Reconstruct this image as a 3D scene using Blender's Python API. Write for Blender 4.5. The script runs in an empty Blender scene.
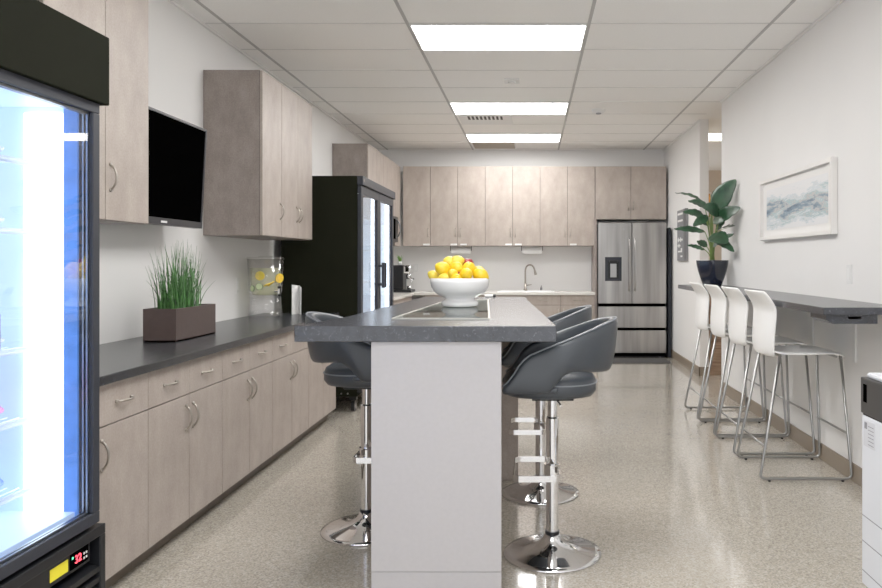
import bpy, bmesh, math, random
from mathutils import Vector, Matrix
random.seed(7)
PI = math.pi
scene = bpy.context.scene
C = scene.collection

# ------------------------------------------------------------------ materials
def new_mat(name):
    m = bpy.data.materials.new(name); m.use_nodes = True
    nt = m.node_tree
    return m, nt, nt.nodes['Principled BSDF']

def N(nt, t, **kw):
    n = nt.nodes.new(t)
    for k, v in kw.items(): setattr(n, k, v)
    return n

def simple(name, col, rough=.5, metal=0, spec=.5, emis=None, estr=0, bump=0, bscale=200, coat=0, vary=.04, vscale=6):
    m, nt, b = new_mat(name)
    b.inputs['Roughness'].default_value = rough
    b.inputs['Metallic'].default_value = metal
    b.inputs['Specular IOR Level'].default_value = spec
    b.inputs['Coat Weight'].default_value = coat
    tc = N(nt, 'ShaderNodeTexCoord'); no = N(nt, 'ShaderNodeTexNoise'); no.inputs['Scale'].default_value = vscale
    nt.links.new(tc.outputs['Object'], no.inputs['Vector'])
    r = N(nt, 'ShaderNodeValToRGB')
    r.color_ramp.elements[0].position = .3; r.color_ramp.elements[1].position = .7
    r.color_ramp.elements[0].color = [c*(1-vary) for c in col[:3]]+[1]
    r.color_ramp.elements[1].color = [min(1, c*(1+vary)) for c in col[:3]]+[1]
    nt.links.new(no.outputs['Fac'], r.inputs['Fac']); nt.links.new(r.outputs['Color'], b.inputs['Base Color'])
    if emis:
        b.inputs['Emission Color'].default_value = (*emis, 1); b.inputs['Emission Strength'].default_value = estr
    if bump:
        n2 = N(nt, 'ShaderNodeTexNoise'); n2.inputs['Scale'].default_value = bscale
        nt.links.new(tc.outputs['Object'], n2.inputs['Vector'])
        bp = N(nt, 'ShaderNodeBump'); bp.inputs['Strength'].default_value = bump; bp.inputs['Distance'].default_value = .002
        nt.links.new(n2.outputs['Fac'], bp.inputs['Height']); nt.links.new(bp.outputs['Normal'], b.inputs['Normal'])
    return m

def laminate(name, c0, c1, c2):
    m, nt, b = new_mat(name)
    b.inputs['Roughness'].default_value = .45; b.inputs['Specular IOR Level'].default_value = .35
    tc = N(nt, 'ShaderNodeTexCoord')
    a = N(nt, 'ShaderNodeTexNoise'); a.inputs['Scale'].default_value = 7; a.inputs['Detail'].default_value = 8; a.inputs['Roughness'].default_value = .68
    mp = N(nt, 'ShaderNodeMapping'); mp.inputs['Scale'].default_value = (1, 1, .55)
    nt.links.new(tc.outputs['Object'], mp.inputs['Vector']); nt.links.new(mp.outputs['Vector'], a.inputs['Vector'])
    f = N(nt, 'ShaderNodeTexNoise'); f.inputs['Scale'].default_value = 120; f.inputs['Detail'].default_value = 4
    nt.links.new(tc.outputs['Object'], f.inputs['Vector'])
    mx = N(nt, 'ShaderNodeMath', operation='MULTIPLY_ADD'); mx.inputs[1].default_value = .35
    sc = N(nt, 'ShaderNodeMath', operation='MULTIPLY'); sc.inputs[1].default_value = .65
    nt.links.new(a.outputs['Fac'], sc.inputs[0]); nt.links.new(f.outputs['Fac'], mx.inputs[0]); nt.links.new(sc.outputs[0], mx.inputs[2])
    r = N(nt, 'ShaderNodeValToRGB'); e = r.color_ramp.elements
    e[0].position = .36; e[0].color = (*c0, 1); e[1].position = .64; e[1].color = (*c2, 1)
    k = e.new(.5); k.color = (*c1, 1)
    nt.links.new(mx.outputs[0], r.inputs['Fac']); nt.links.new(r.outputs['Color'], b.inputs['Base Color'])
    return m

def stone(name, dark, mid, light, rough=.22):
    m, nt, b = new_mat(name)
    b.inputs['Roughness'].default_value = rough; b.inputs['Specular IOR Level'].default_value = .6
    tc = N(nt, 'ShaderNodeTexCoord')
    w = N(nt, 'ShaderNodeTexNoise'); w.inputs['Scale'].default_value = 9; w.inputs['Detail'].default_value = 6; w.inputs['Distortion'].default_value = 1.2
    nt.links.new(tc.outputs['Object'], w.inputs['Vector'])
    v = N(nt, 'ShaderNodeTexNoise'); v.inputs['Scale'].default_value = 35; v.inputs['Detail'].default_value = 9; v.inputs['Roughness'].default_value = .75; v.inputs['Distortion'].default_value = 2.5
    nt.links.new(tc.outputs['Object'], v.inputs['Vector'])
    r = N(nt, 'ShaderNodeValToRGB'); e = r.color_ramp.elements
    e[0].position = .3; e[0].color = (*dark, 1); e[1].position = .7; e[1].color = (*mid, 1)
    nt.links.new(w.outputs['Fac'], r.inputs['Fac'])
    r2 = N(nt, 'ShaderNodeValToRGB'); e = r2.color_ramp.elements
    e[0].position = .56; e[0].color = (0, 0, 0, 1); e[1].position = .74; e[1].color = (1, 1, 1, 1)
    nt.links.new(v.outputs['Fac'], r2.inputs['Fac'])
    mx = N(nt, 'ShaderNodeMix', data_type='RGBA'); mx.inputs['B'].default_value = (*light, 1)
    nt.links.new(r2.outputs['Color'], mx.inputs['Factor']); nt.links.new(r.outputs['Color'], mx.inputs['A'])
    nt.links.new(mx.outputs['Result'], b.inputs['Base Color'])
    return m

def floor_mat():
    m, nt, b = new_mat('terrazzo_floor')
    b.inputs['Specular IOR Level'].default_value = .5
    b.inputs['Coat Weight'].default_value = .6; b.inputs['Coat Roughness'].default_value = .06
    tc = N(nt, 'ShaderNodeTexCoord')
    vo = N(nt, 'ShaderNodeTexVoronoi'); vo.inputs['Scale'].default_value = 150
    nt.links.new(tc.outputs['Object'], vo.inputs['Vector'])
    r = N(nt, 'ShaderNodeValToRGB'); r.color_ramp.interpolation = 'CONSTANT'
    e = r.color_ramp.elements
    e[0].position = 0; e[0].color = (.29, .255, .21, 1); e[1].position = .14; e[1].color = (.405, .366, .305, 1)
    for p, c in ((.35, (.45, .41, .345)), (.55, (.365, .325, .268)), (.74, (.495, .463, .40)), (.9, (.335, .305, .268))):
        k = e.new(p); k.color = (*c, 1)
    sep = N(nt, 'ShaderNodeSeparateColor'); nt.links.new(vo.outputs['Color'], sep.inputs['Color'])
    nt.links.new(sep.outputs['Red'], r.inputs['Fac'])
    no = N(nt, 'ShaderNodeTexNoise'); no.inputs['Scale'].default_value = 1.6; no.inputs['Detail'].default_value = 5
    nt.links.new(tc.outputs['Object'], no.inputs['Vector'])
    r2 = N(nt, 'ShaderNodeValToRGB'); r2.color_ramp.elements[0].color = (.88, .88, .88, 1); r2.color_ramp.elements[1].color = (1.06, 1.05, 1.03, 1)
    nt.links.new(no.outputs['Fac'], r2.inputs['Fac'])
    mx = N(nt, 'ShaderNodeMix', data_type='RGBA', blend_type='MULTIPLY'); mx.inputs['Factor'].default_value = 1
    nt.links.new(r.outputs['Color'], mx.inputs['A']); nt.links.new(r2.outputs['Color'], mx.inputs['B'])
    nt.links.new(mx.outputs['Result'], b.inputs['Base Color'])
    rr = N(nt, 'ShaderNodeMapRange'); rr.inputs['To Min'].default_value = .10; rr.inputs['To Max'].default_value = .22
    nt.links.new(no.outputs['Fac'], rr.inputs['Value']); nt.links.new(rr.outputs['Result'], b.inputs['Roughness'])
    return m

def glassy(name, tint=(1, 1, 1), refl=.08, rough=.02):
    m = bpy.data.materials.new(name); m.use_nodes = True; nt = m.node_tree
    nt.nodes.remove(nt.nodes['Principled BSDF']); out = nt.nodes['Material Output']
    t = N(nt, 'ShaderNodeBsdfTransparent'); t.inputs['Color'].default_value = (*tint, 1)
    g = N(nt, 'ShaderNodeBsdfGlossy'); g.inputs['Roughness'].default_value = rough
    f = N(nt, 'ShaderNodeLayerWeight'); f.inputs['Blend'].default_value = .18
    a = N(nt, 'ShaderNodeMath', operation='MULTIPLY_ADD'); a.inputs[1].default_value = .55; a.inputs[2].default_value = refl*.3; a.use_clamp = True
    mx = N(nt, 'ShaderNodeMixShader')
    nt.links.new(f.outputs['Facing'], a.inputs[0]); nt.links.new(a.outputs[0], mx.inputs[0])
    nt.links.new(t.outputs[0], mx.inputs[1]); nt.links.new(g.outputs[0], mx.inputs[2]); nt.links.new(mx.outputs[0], out.inputs[0])
    return m

def watery(name):
    m, nt, b = new_mat(name); out = nt.nodes['Material Output']
    b.inputs['Base Color'].default_value = (.66, .66, .46, 1); b.inputs['Roughness'].default_value = .15
    t = N(nt, 'ShaderNodeBsdfTransparent'); t.inputs['Color'].default_value = (.95, .95, .80, 1)
    mx = N(nt, 'ShaderNodeMixShader'); mx.inputs[0].default_value = .38
    nt.links.new(t.outputs[0], mx.inputs[1]); nt.links.new(b.outputs[0], mx.inputs[2]); nt.links.new(mx.outputs[0], out.inputs[0])
    return m

def steel(name, col=(.52, .51, .50), rough=.28):
    m, nt, b = new_mat(name)
    b.inputs['Metallic'].default_value = 1
    tc = N(nt, 'ShaderNodeTexCoord'); mp = N(nt, 'ShaderNodeMapping'); mp.inputs['Scale'].default_value = (5, 5, .35)
    no = N(nt, 'ShaderNodeTexNoise'); no.inputs['Scale'].default_value = 1.6; no.inputs['Detail'].default_value = 3
    nt.links.new(tc.outputs['Object'], mp.inputs['Vector']); nt.links.new(mp.outputs['Vector'], no.inputs['Vector'])
    r = N(nt, 'ShaderNodeValToRGB')
    r.color_ramp.elements[0].position=.35; r.color_ramp.elements[1].position=.65; r.color_ramp.elements[0].color = [c*.68 for c in col]+[1]; r.color_ramp.elements[1].color = [c*1.15 for c in col]+[1]
    nt.links.new(no.outputs['Fac'], r.inputs['Fac']); nt.links.new(r.outputs['Color'], b.inputs['Base Color'])
    b.inputs['Roughness'].default_value = rough
    return m

def art_mat():
    m, nt, b = new_mat('abstract_watercolour')
    b.inputs['Roughness'].default_value = .35
    tc = N(nt, 'ShaderNodeTexCoord'); sx = N(nt, 'ShaderNodeSeparateXYZ'); nt.links.new(tc.outputs['Object'], sx.inputs[0])
    mp = N(nt, 'ShaderNodeMapping'); mp.inputs['Scale'].default_value = (1, 1.2, 6.5)
    nt.links.new(tc.outputs['Object'], mp.inputs['Vector'])
    no = N(nt, 'ShaderNodeTexNoise'); no.inputs['Scale'].default_value = 2.6; no.inputs['Detail'].default_value = 10; no.inputs['Roughness'].default_value = .68; no.inputs['Distortion'].default_value = .35
    nt.links.new(mp.outputs['Vector'], no.inputs['Vector'])
    # band weight centred a little below the middle
    ab = N(nt, 'ShaderNodeMath', operation='ADD'); ab.inputs[1].default_value = .02; nt.links.new(sx.outputs['Z'], ab.inputs[0])
    aa = N(nt, 'ShaderNodeMath', operation='ABSOLUTE'); nt.links.new(ab.outputs[0], aa.inputs[0])
    mr = N(nt, 'ShaderNodeMapRange'); mr.inputs['From Min'].default_value = 0; mr.inputs['From Max'].default_value = .17; mr.inputs['To Min'].default_value = .16; mr.inputs['To Max'].default_value = -.22
    nt.links.new(aa.outputs[0], mr.inputs['Value'])
    ad = N(nt, 'ShaderNodeMath', operation='ADD'); nt.links.new(no.outputs['Fac'], ad.inputs[0]); nt.links.new(mr.outputs['Result'], ad.inputs[1])
    r = N(nt, 'ShaderNodeValToRGB'); e = r.color_ramp.elements
    e[0].position = .40; e[0].color = (.74, .75, .76, 1); e[1].position = .74; e[1].color = (.05, .10, .16, 1)
    for p, c in ((.45, (.52, .61, .66)), (.49, (.66, .67, .67)), (.54, (.28, .46, .50)), (.58, (.55, .52, .50)), (.64, (.20, .30, .38))):
        k = e.new(p); k.color = (*c, 1)
    nt.links.new(ad.outputs[0], r.inputs['Fac']); nt.links.new(r.outputs['Color'], b.inputs['Base Color'])
    return m

def wood_mat(name, a, bcol):
    m, nt, b = new_mat(name); b.inputs['Roughness'].default_value = .5
    tc = N(nt, 'ShaderNodeTexCoord'); mp = N(nt, 'ShaderNodeMapping'); mp.inputs['Scale'].default_value = (1.5, 1.5, 14)
    nt.links.new(tc.outputs['Object'], mp.inputs['Vector'])
    no = N(nt, 'ShaderNodeTexNoise'); no.inputs['Scale'].default_value = 3; no.inputs['Detail'].default_value = 6
    nt.links.new(mp.outputs['Vector'], no.inputs['Vector'])
    r = N(nt, 'ShaderNodeValToRGB'); r.color_ramp.elements[0].position = .35; r.color_ramp.elements[1].position = .65
    r.color_ramp.elements[0].color = (*a, 1); r.color_ramp.elements[1].color = (*bcol, 1)
    nt.links.new(no.outputs['Fac'], r.inputs['Fac']); nt.links.new(r.outputs['Color'], b.inputs['Base Color'])
    return m

def emit(name, col, s):
    m, nt, b = new_mat(name)
    b.inputs['Base Color'].default_value = (*[min(1, c) for c in col], 1)
    b.inputs['Emission Color'].default_value = (*col, 1); b.inputs['Emission Strength'].default_value = s
    return m

M = dict(
    wall=simple('painted_wall', (.80, .79, .775), .6, vary=.012, vscale=2, bump=.15, bscale=150),
    wall_warm=simple('corridor_paint', (.62, .52, .42), .6, vary=.02),
    ceil=simple('ceiling_tile', (.92, .905, .88), .9, vary=.02, vscale=90, bump=.3, bscale=300, spec=.2),
    grid=simple('ceiling_grid_metal', (.42, .41, .40), .5),
    floor=floor_mat(),
    lam=laminate('greige_laminate', (.30, .25, .215), (.365, .308, .268), (.43, .37, .325)),
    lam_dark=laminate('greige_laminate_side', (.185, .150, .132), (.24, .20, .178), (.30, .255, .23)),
    gap=simple('dark_gap', (.03, .024, .02), .8),
    toe=simple('brown_vinyl_base', (.12, .095, .07), .5),
    base=simple('brown_baseboard', (.21, .165, .12), .4),
    stone=stone('charcoal_stone_laminate', (.015, .017, .020), (.032, .034, .039), (.11, .115, .13), .27),
    stone_bar=stone('grey_stone_laminate', (.012, .0135, .019), (.028, .031, .040), (.16, .165, .19), .25),
    quartz=simple('white_quartz', (.68, .655, .61), .25, vary=.03, vscale=40),
    island=simple('lavender_grey_panel', (.46, .44, .445), .5, vary=.02, vscale=60),
    chrome=simple('polished_chrome', (.78, .78, .79), .06, 1, vary=.0),
    nickel=simple('brushed_nickel', (.38, .345, .30), .3, 1, vary=.02),
    frame_metal=simple('silver_tube', (.38, .38, .375), .3, 1, vary=.02),
    leather=simple('slate_leatherette', (.023, .029, .037), .42, vary=.06, vscale=5, bump=.25, bscale=260, coat=.1),
    leather_seam=simple('slate_piping', (.16, .175, .195), .45),  # piping colour lightened to carry the stool rim highlight
    white_pl=simple('white_plastic', (.93, .925, .91), .3, vary=.01),
    black=simple('black_enamel', (.012, .012, .010), .45, vary=.1, spec=.3),
    black_side=simple('black_cabinet_side', (.008, .0085, .0055), .8, vary=.05, spec=.02),
    black_pl=simple('black_plastic', (.005, .0055, .007), .4, spec=.3, vary=.1),
    dgrey=simple('dark_grey_frame', (.022, .024, .031), .5, spec=.2),
    screen=simple('black_screen', (.0005, .0005, .0005), .5, spec=.0, vary=0),
    cooler_glass=glassy('cooler_glass', (.93, .96, 1), .05),
    cooler_in=simple('cooler_liner', (.60, .72, .90), .4, emis=(.50, .68, 1.0), estr=.42),  # liner emits too, standing in for spread light of the LED strip
    cooler_in2=simple('cooler_liner_white', (.72, .76, .80), .4, emis=(.8, .9, 1), estr=.25),  # weak glow built into the liner to paint the lit interior
    jamb=simple('blue_jamb', (.06, .17, .48), .3, emis=(.10, .26, .75), estr=.50, vary=.35, vscale=14),  # jamb has its own blue glow, painted cooler light, not a lamp
    led=emit('cool_led', (.80, .91, 1.0), 4),
    led2=emit('cool_led_tube', (.85, .93, 1.0), 3.5),
    lens=emit('troffer_lens', (1.0, .985, .97), 16),
    lens_warm=emit('corridor_lens', (1.0, .93, .82), 7),
    white_metal=simple('white_metal', (.74, .74, .73), .4, vary=.01),
    steel=steel('stainless_steel', (.40,.385,.37), .3),
    steel_dark=steel('stainless_dark', (.2, .2, .205), .3),
    ceramic=simple('white_ceramic', (.84, .84, .84), .16, vary=.0, coat=.4),
    lemon=simple('lemon_peel', (.86, .56, .01), .4, vary=.10, vscale=30, bump=.5, bscale=180),
    lemon2=simple('pale_lemon_peel', (.85, .66, .06), .4, vary=.10, vscale=30, bump=.5, bscale=180),
    apple=simple('red_apple_skin', (.30, .012, .015), .3, vary=.3, vscale=25),
    stem=simple('brown_stem', (.12, .07, .03), .7),
    planter=simple('brown_planter', (.052, .032, .028), .5, vary=.08, vscale=40),
    soil=simple('soil', (.05, .035, .025), .9),
    grass=simple('grass_blade', (.05, .155, .035), .5, vary=.7, vscale=28),
    leaf=simple('deep_green_leaf', (.018, .062, .028), .35, vary=.45, vscale=12, spec=.6),
    petiole=simple('green_stem', (.16, .25, .06), .5, vary=.2),
    navy=simple('navy_glaze', (.006, .009, .022), .2, vary=.1, coat=.2),
    acrylic=glassy('clear_acrylic', (.99, .99, .99), .1, .12),
    water=watery('lemon_water'),
    citrus=simple('citrus_flesh', (.95, .55, .03), .4, vary=.15, vscale=60),
    rind=simple('citrus_rind', (.90, .62, .02), .4),
    cuke=simple('cucumber_flesh', (.60, .70, .38), .4, vary=.1, vscale=60),
    cuke_r=simple('cucumber_skin', (.05, .14, .03), .4),
    paper=simple('white_paper', (.80, .80, .79), .7, vary=.01),
    cloth=simple('white_cloth', (.62, .62, .61), .8, vary=.05, vscale=20, bump=.5, bscale=120),
    ink=simple('grey_ink', (.22, .22, .24), .7),
    art=art_mat(), mat_board=simple('mat_board', (.80, .79, .77), .7, vary=.0),
    frame=simple('white_wood_frame', (.78, .76, .73), .4, vary=.02),
    yellow=simple('yellow_sticker', (.85, .72, .02), .5, vary=.02),
    red_led=emit('red_digits', (1.0, .05, .08), 2.0),
    green_led=emit('green_dot', (.1, .9, .4), 1.2),
    pink=simple('pink_pouch', (.75, .20, .40), .4, vary=.3, vscale=30),
    bluep=simple('blue_pouch', (.12, .25, .62), .4, vary=.4, vscale=30),
    palep=simple('pale_pouch', (.66, .66, .78), .4, vary=.2, vscale=30),
    wire=simple('white_wire', (.75, .78, .82), .4),
    printer=simple('printer_white', (.70, .72, .76), .45, vary=.01),
    printer_dk=simple('printer_charcoal', (.033, .031, .030), .45, vary=.05),
    mat=simple('dark_rubber_mat', (.035, .033, .033), .8, vary=.15, vscale=80, bump=.6, bscale=120),
    wood=wood_mat('wood_cladding', (.20, .115, .07), (.40, .27, .18)),
    plaque=simple('grey_plaque', (.17, .17, .18), .5), plaque2=simple('dark_plaque', (.085, .085, .09), .5),
    glass_board=glassy('glass_board', (.80, .86, .83), .5, .01),
    orange=simple('orange_art', (.75, .30, .05), .5, vary=.5, vscale=9),
    vent_dk=simple('vent_shadow', (.22, .18, .15), .8),
    vent_tan=simple('return_vent', (.42, .36, .29), .7),
)

# ------------------------------------------------------------------ mesh builder
class MB:
    def __init__(s): s.bm = bmesh.new()
    def box(s, x0, x1, y0, y1, z0, z1):
        v = [s.bm.verts.new(p) for p in ((x0,y0,z0),(x1,y0,z0),(x1,y1,z0),(x0,y1,z0),(x0,y0,z1),(x1,y0,z1),(x1,y1,z1),(x0,y1,z1))]
        for f in ((0,3,2,1),(4,5,6,7),(0,1,5,4),(1,2,6,5),(2,3,7,6),(3,0,4,7)): s.bm.faces.new([v[i] for i in f])
        return s
    def hexa(s, pts):
        v = [s.bm.verts.new(p) for p in pts]
        for f in ((0,3,2,1),(4,5,6,7),(0,1,5,4),(1,2,6,5),(2,3,7,6),(3,0,4,7)): s.bm.faces.new([v[i] for i in f])
        return s
    def prism(s, poly, z0, z1):
        n = len(poly); a = [s.bm.verts.new((x,y,z0)) for x,y in poly]; b = [s.bm.verts.new((x,y,z1)) for x,y in poly]
        s.bm.faces.new(a[::-1]); s.bm.faces.new(b)
        for i in range(n): j=(i+1)%n; s.bm.faces.new((a[i],a[j],b[j],b[i]))
        return s
    def prism_y(s, poly, y0, y1):          # poly in (x,z)
        n = len(poly); a = [s.bm.verts.new((x,y0,z)) for x,z in poly]; b = [s.bm.verts.new((x,y1,z)) for x,z in poly]
        s.bm.faces.new(a); s.bm.faces.new(b[::-1])
        for i in range(n): j=(i+1)%n; s.bm.faces.new((a[j],a[i],b[i],b[j]))
        return s
    def lathe(s, prof, c=(0,0,0), n=32, axis='z', closed=False):
        rings=[]
        for r,h in prof:
            if r<1e-6:
                rings.append([s.bm.verts.new(s._ax(c,0,0,h,axis))])
            else:
                rings.append([s.bm.verts.new(s._ax(c,r*math.cos(2*PI*i/n),r*math.sin(2*PI*i/n),h,axis)) for i in range(n)])
        pairs=list(zip(rings,rings[1:]))
        if closed: pairs.append((rings[-1],rings[0]))
        for a,b in pairs:
            for i in range(n):
                j=(i+1)%n
                if len(a)==1 and len(b)==1: continue
                if len(a)==1: s.bm.faces.new((a[0],b[j],b[i]))
                elif len(b)==1: s.bm.faces.new((a[i],a[j],b[0]))
                else: s.bm.faces.new((a[i],a[j],b[j],b[i]))
        return s
    def _ax(s,c,u,v,h,axis):
        if axis=='z': return (c[0]+u,c[1]+v,c[2]+h)
        if axis=='y': return (c[0]+u,c[1]+h,c[2]+v)
        return (c[0]+h,c[1]+u,c[2]+v)
    def cyl(s, c, r, h, n=24, axis='z', r2=None):
        r2 = r if r2 is None else r2
        return s.lathe([(0,0),(r,0),(r2,h),(0,h)], c, n, axis)
    def tube(s, pts, r, n=8, closed=False):
        pts=[Vector(p) for p in pts]; m=len(pts)
        rr = r if isinstance(r,(list,tuple)) else [r]*m
        t0=(pts[1]-pts[0]).normalized(); up=Vector((0,0,1)) if abs(t0.z)<.9 else Vector((1,0,0))
        nrm=t0.cross(up).normalized(); rings=[]
        for i in range(m):
            if closed: t=(pts[(i+1)%m]-pts[i-1]).normalized()
            elif i==0: t=(pts[1]-pts[0]).normalized()
            elif i==m-1: t=(pts[-1]-pts[-2]).normalized()
            else: t=((pts[i+1]-pts[i]).normalized()+(pts[i]-pts[i-1]).normalized()).normalized()
            nrm=(nrm-t*nrm.dot(t)).normalized(); b=t.cross(nrm)
            rings.append([s.bm.verts.new(pts[i]+(nrm*math.cos(2*PI*k/n)+b*math.sin(2*PI*k/n))*rr[i]) for k in range(n)])
        for i in range(m if closed else m-1):
            a,b=rings[i],rings[(i+1)%m]
            for k in range(n): j=(k+1)%n; s.bm.faces.new((a[k],a[j],b[j],b[k]))
        if not closed: s.bm.faces.new(rings[0][::-1]); s.bm.faces.new(rings[-1])
        return s
    def grid(s, P, closed_u=False, closed_v=False):
        V=[[s.bm.verts.new(p) for p in row] for row in P]
        nu=len(V); nv=len(V[0])
        for i in range(nu if closed_u else nu-1):
            for j in range(nv if closed_v else nv-1):
                s.bm.faces.new((V[i][j],V[(i+1)%nu][j],V[(i+1)%nu][(j+1)%nv],V[i][(j+1)%nv]))
        return V
    def ellipsoid(s, c, rx, ry, rz, rot=None, seg=16, rings=10, nub=0):
        mt=Matrix.Translation(c) @ (rot.to_4x4() if rot else Matrix.Identity(4))
        prof=[]
        for i in range(rings+1):
            a=PI*i/rings; x=-math.cos(a); r=math.sin(a)
            if nub: x += nub*(1 if x>0 else -1)*max(0,abs(x)-.85)/.15
            prof.append((r,x))
        vs=len(s.bm.verts); s.lathe([(max(0,r),h) if 0<i<rings else (0,h) for i,(r,h) in enumerate(prof)],(0,0,0),seg,'x')
        s.bm.verts.ensure_lookup_table()
        for v in s.bm.verts[vs:]: v.co = mt @ Vector((v.co.x*rx, v.co.y*ry, v.co.z*rz))
        return s
    def build(s, name, mat, parent=None, bevel=0, smooth=False, subsurf=0, solid=0, seg=2):
        bmesh.ops.recalc_face_normals(s.bm, faces=s.bm.faces)
        me=bpy.data.meshes.new(name)
        off=Vector((0,0,0)); p=parent
        while p is not None: off+=p.location; p=p.parent
        if parent is None:
            # origin at the middle of the base
            if s.bm.verts:
                xs=[v.co.x for v in s.bm.verts]; ys=[v.co.y for v in s.bm.verts]; zs=[v.co.z for v in s.bm.verts]
                off=Vector(((min(xs)+max(xs))/2,(min(ys)+max(ys))/2,min(zs)))
        for v in s.bm.verts: v.co-=off
        for f in s.bm.faces: f.smooth=smooth
        s.bm.to_mesh(me); s.bm.free()
        o=bpy.data.objects.new(name,me); C.objects.link(o); me.materials.append(mat)
        if parent is None: o.location=off
        else: o.parent=parent
        if solid:
            md=o.modifiers.new('s','SOLIDIFY'); md.thickness=solid; md.offset=0
        if bevel:
            md=o.modifiers.new('b','BEVEL'); md.width=bevel; md.segments=seg; md.limit_method='ANGLE'; md.angle_limit=math.radians(40)
        if subsurf:
            md=o.modifiers.new('u','SUBSURF'); md.levels=subsurf; md.render_levels=subsurf
        return o

def tag(o, label=None, cat=None, group=None, kind=None):
    if label: o['label']=label
    if cat: o['category']=cat
    if group: o['group']=group
    if kind: o['kind']=kind
    return o
def thing(name, loc, label, cat, group=None):
    o=bpy.data.objects.new(name,None); C.objects.link(o); o.location=loc; o.empty_display_size=.1
    return tag(o,label,cat,group)
def struct(name, mb, mat, **kw):
    return tag(mb.build(name,mat,None,**kw),kind='structure')
def copy_tree(o, parent=None):
    c=o.copy(); C.objects.link(c); c.parent=parent
    for ch in [x for x in scene.objects if x.parent==o]: copy_tree(ch,c)
    return c

XL, XR, ZC, YB = -2.20, 1.90, 2.89, 10.6
YF = -0.6
WE0, WE1 = 7.38, 8.33      # opening in the right wall
# ------------------------------------------------------------------ setting
struct('floor', MB().box(XL-.12, 5.2, YF, 13.1, -.1, 0), M['floor'])
struct('ceiling', MB().box(XL-.12, 5.2, YF, 13.1, ZC, ZC+.1), M['ceil'])
struct('wall_left', MB().box(XL-.12, XL, YF, YB+.12, 0, ZC), M['wall'])
struct('wall_back', MB().box(XL, 2.0, YB, YB+.12, 0, ZC), M['wall'])
struct('wall_right', MB().box(XR, XR+.1, YF, WE0, 0, ZC), M['wall'])
struct('wall_far_right', MB().box(XR, XR+.1, WE1, YB, 0, ZC), M['wall'])
struct('wall_corridor_back', MB().box(2.0, 5.2, 13.0, 13.1, 0, ZC), M['wall_warm'])
struct('wall_corridor_right', MB().box(5.1, 5.2, 3.0, 13.0, 0, ZC), M['wall_warm'])
struct('wall_corridor_front', MB().box(2.0, 5.1, 3.0, 3.1, 0, ZC), M['wall_warm'])
struct('baseboard_right', MB().box(XR-.012, XR, YF, WE0+.012, 0, .105).box(XR-.012, XR+.1, WE0, WE0+.012, 0, .105), M['base'], bevel=.003)
struct('baseboard_far_right', MB().box(XR-.012, XR, WE1-.012, YB, 0, .105).box(XR-.012, XR+.1, WE1-.012, WE1, 0, .105), M['base'], bevel=.003)
g = MB()
for x in (-2.05, -.83, .39, 1.61): g.box(x-.011, x+.011, YF, YB, ZC-.004, ZC)
struct('trim_1', g, M['grid'])
g = MB()
yk=[4.966+.61*k for k in range(-9,10)]
for y in yk: g.box(XL, XR, y-.0075, y+.0075, ZC-.003, ZC)
struct('trim_2', g, simple('ceiling_cross_tee', (.66,.65,.63), .6))
g = MB()
g.box(XL, XL+.015, YF, YB, ZC-.02, ZC).box(XR-.015, XR, YF, WE0, ZC-.02, ZC).box(XL, XR, YB-.015, YB, ZC-.02, ZC).box(XR-.015, XR, WE1, YB, ZC-.02, ZC)
struct('trim_3', g, M['wall'])

# ceiling lights
def troffer(x0, y0, label, mat='lens', w=1.22, d=.61):
    t=thing('ceiling_light',(x0+w/2,y0+d/2,ZC-.012),label,'ceiling light','recessed ceiling lights')
    f=MB(); e=.022; z0,z1=ZC-.012,ZC-.0005
    f.box(x0+.012,x0+w-.012,y0+.008,y0+e,z0,z1).box(x0+.012,x0+w-.012,y0+d-e,y0+d-.008,z0,z1).box(x0+.012,x0+e,y0+e,y0+d-e,z0,z1).box(x0+w-e,x0+w-.012,y0+e,y0+d-e,z0,z1)
    f.build('light_frame',M['white_metal'],t)
    MB().box(x0+e,x0+w-e,y0+e,y0+d-e,ZC-.009,ZC-.001).build('diffuser',M[mat],t)
    return t
troffer(-.83,4.966,'nearest large rectangular ceiling light, widest in the picture')
troffer(-.83,7.406,'middle rectangular ceiling light, in front of the slotted air vent')
troffer(-.83,9.236,'farthest rectangular ceiling light, closest to the back cabinets')
troffer(-.83,2.526,'rectangular ceiling light overhead near the island front')
troffer(-.83,.086,'rectangular ceiling light overhead behind the island')
troffer(2.15,9.15,'warm ceiling light glimpsed in the corridor beyond the opening','lens_warm')
troffer(3.4,5.6,'warm ceiling light in the corridor out of sight of the opening','lens_warm')

# vents / detectors
t=thing('ceiling_vent',(-.5,8.32,ZC-.01),'white ceiling air vent with small slots behind the middle light','vent')
MB().box(-.80,-.21,8.03,8.61,ZC-.008,ZC-.0005).build('vent_panel',M['white_metal'],t,bevel=.002)
s=MB()
for k in range(9): s.box(-.70+k*.045,-.675+k*.045,8.12,8.30,ZC-.011,ZC-.008)
s.build('slots',M['gap'],t)
t=thing('return_grille',(-.5,10.15,ZC-.01),'tan ceiling return grille beside the farthest light','vent')
MB().box(-.80,-.21,9.87,10.43,ZC-.008,ZC-.0005).build('grille_frame',M['white_metal'],t)
s=MB()
for k in range(12): s.box(-.785,-.225,9.885+k*.045,9.92+k*.045,ZC-.012,ZC-.008)
s.build('louvres',M['vent_tan'],t)
t=thing('ceiling_sensor',(-.168,6.53,ZC-.02),'small white square ceiling sensor between near and middle lights','sensor')
MB().box(-.235,-.10,6.46,6.60,ZC-.015,ZC-.0005).build('sensor_plate',M['white_metal'],t,bevel=.004)
MB().cyl((-.168,6.53,ZC-.028),.035,.013).build('sensor_eye',M['paper'],t)
t=thing('smoke_detector',(.71,7.78,ZC-.04),'round white smoke detector on the ceiling right of the middle light','smoke detector')
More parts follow.
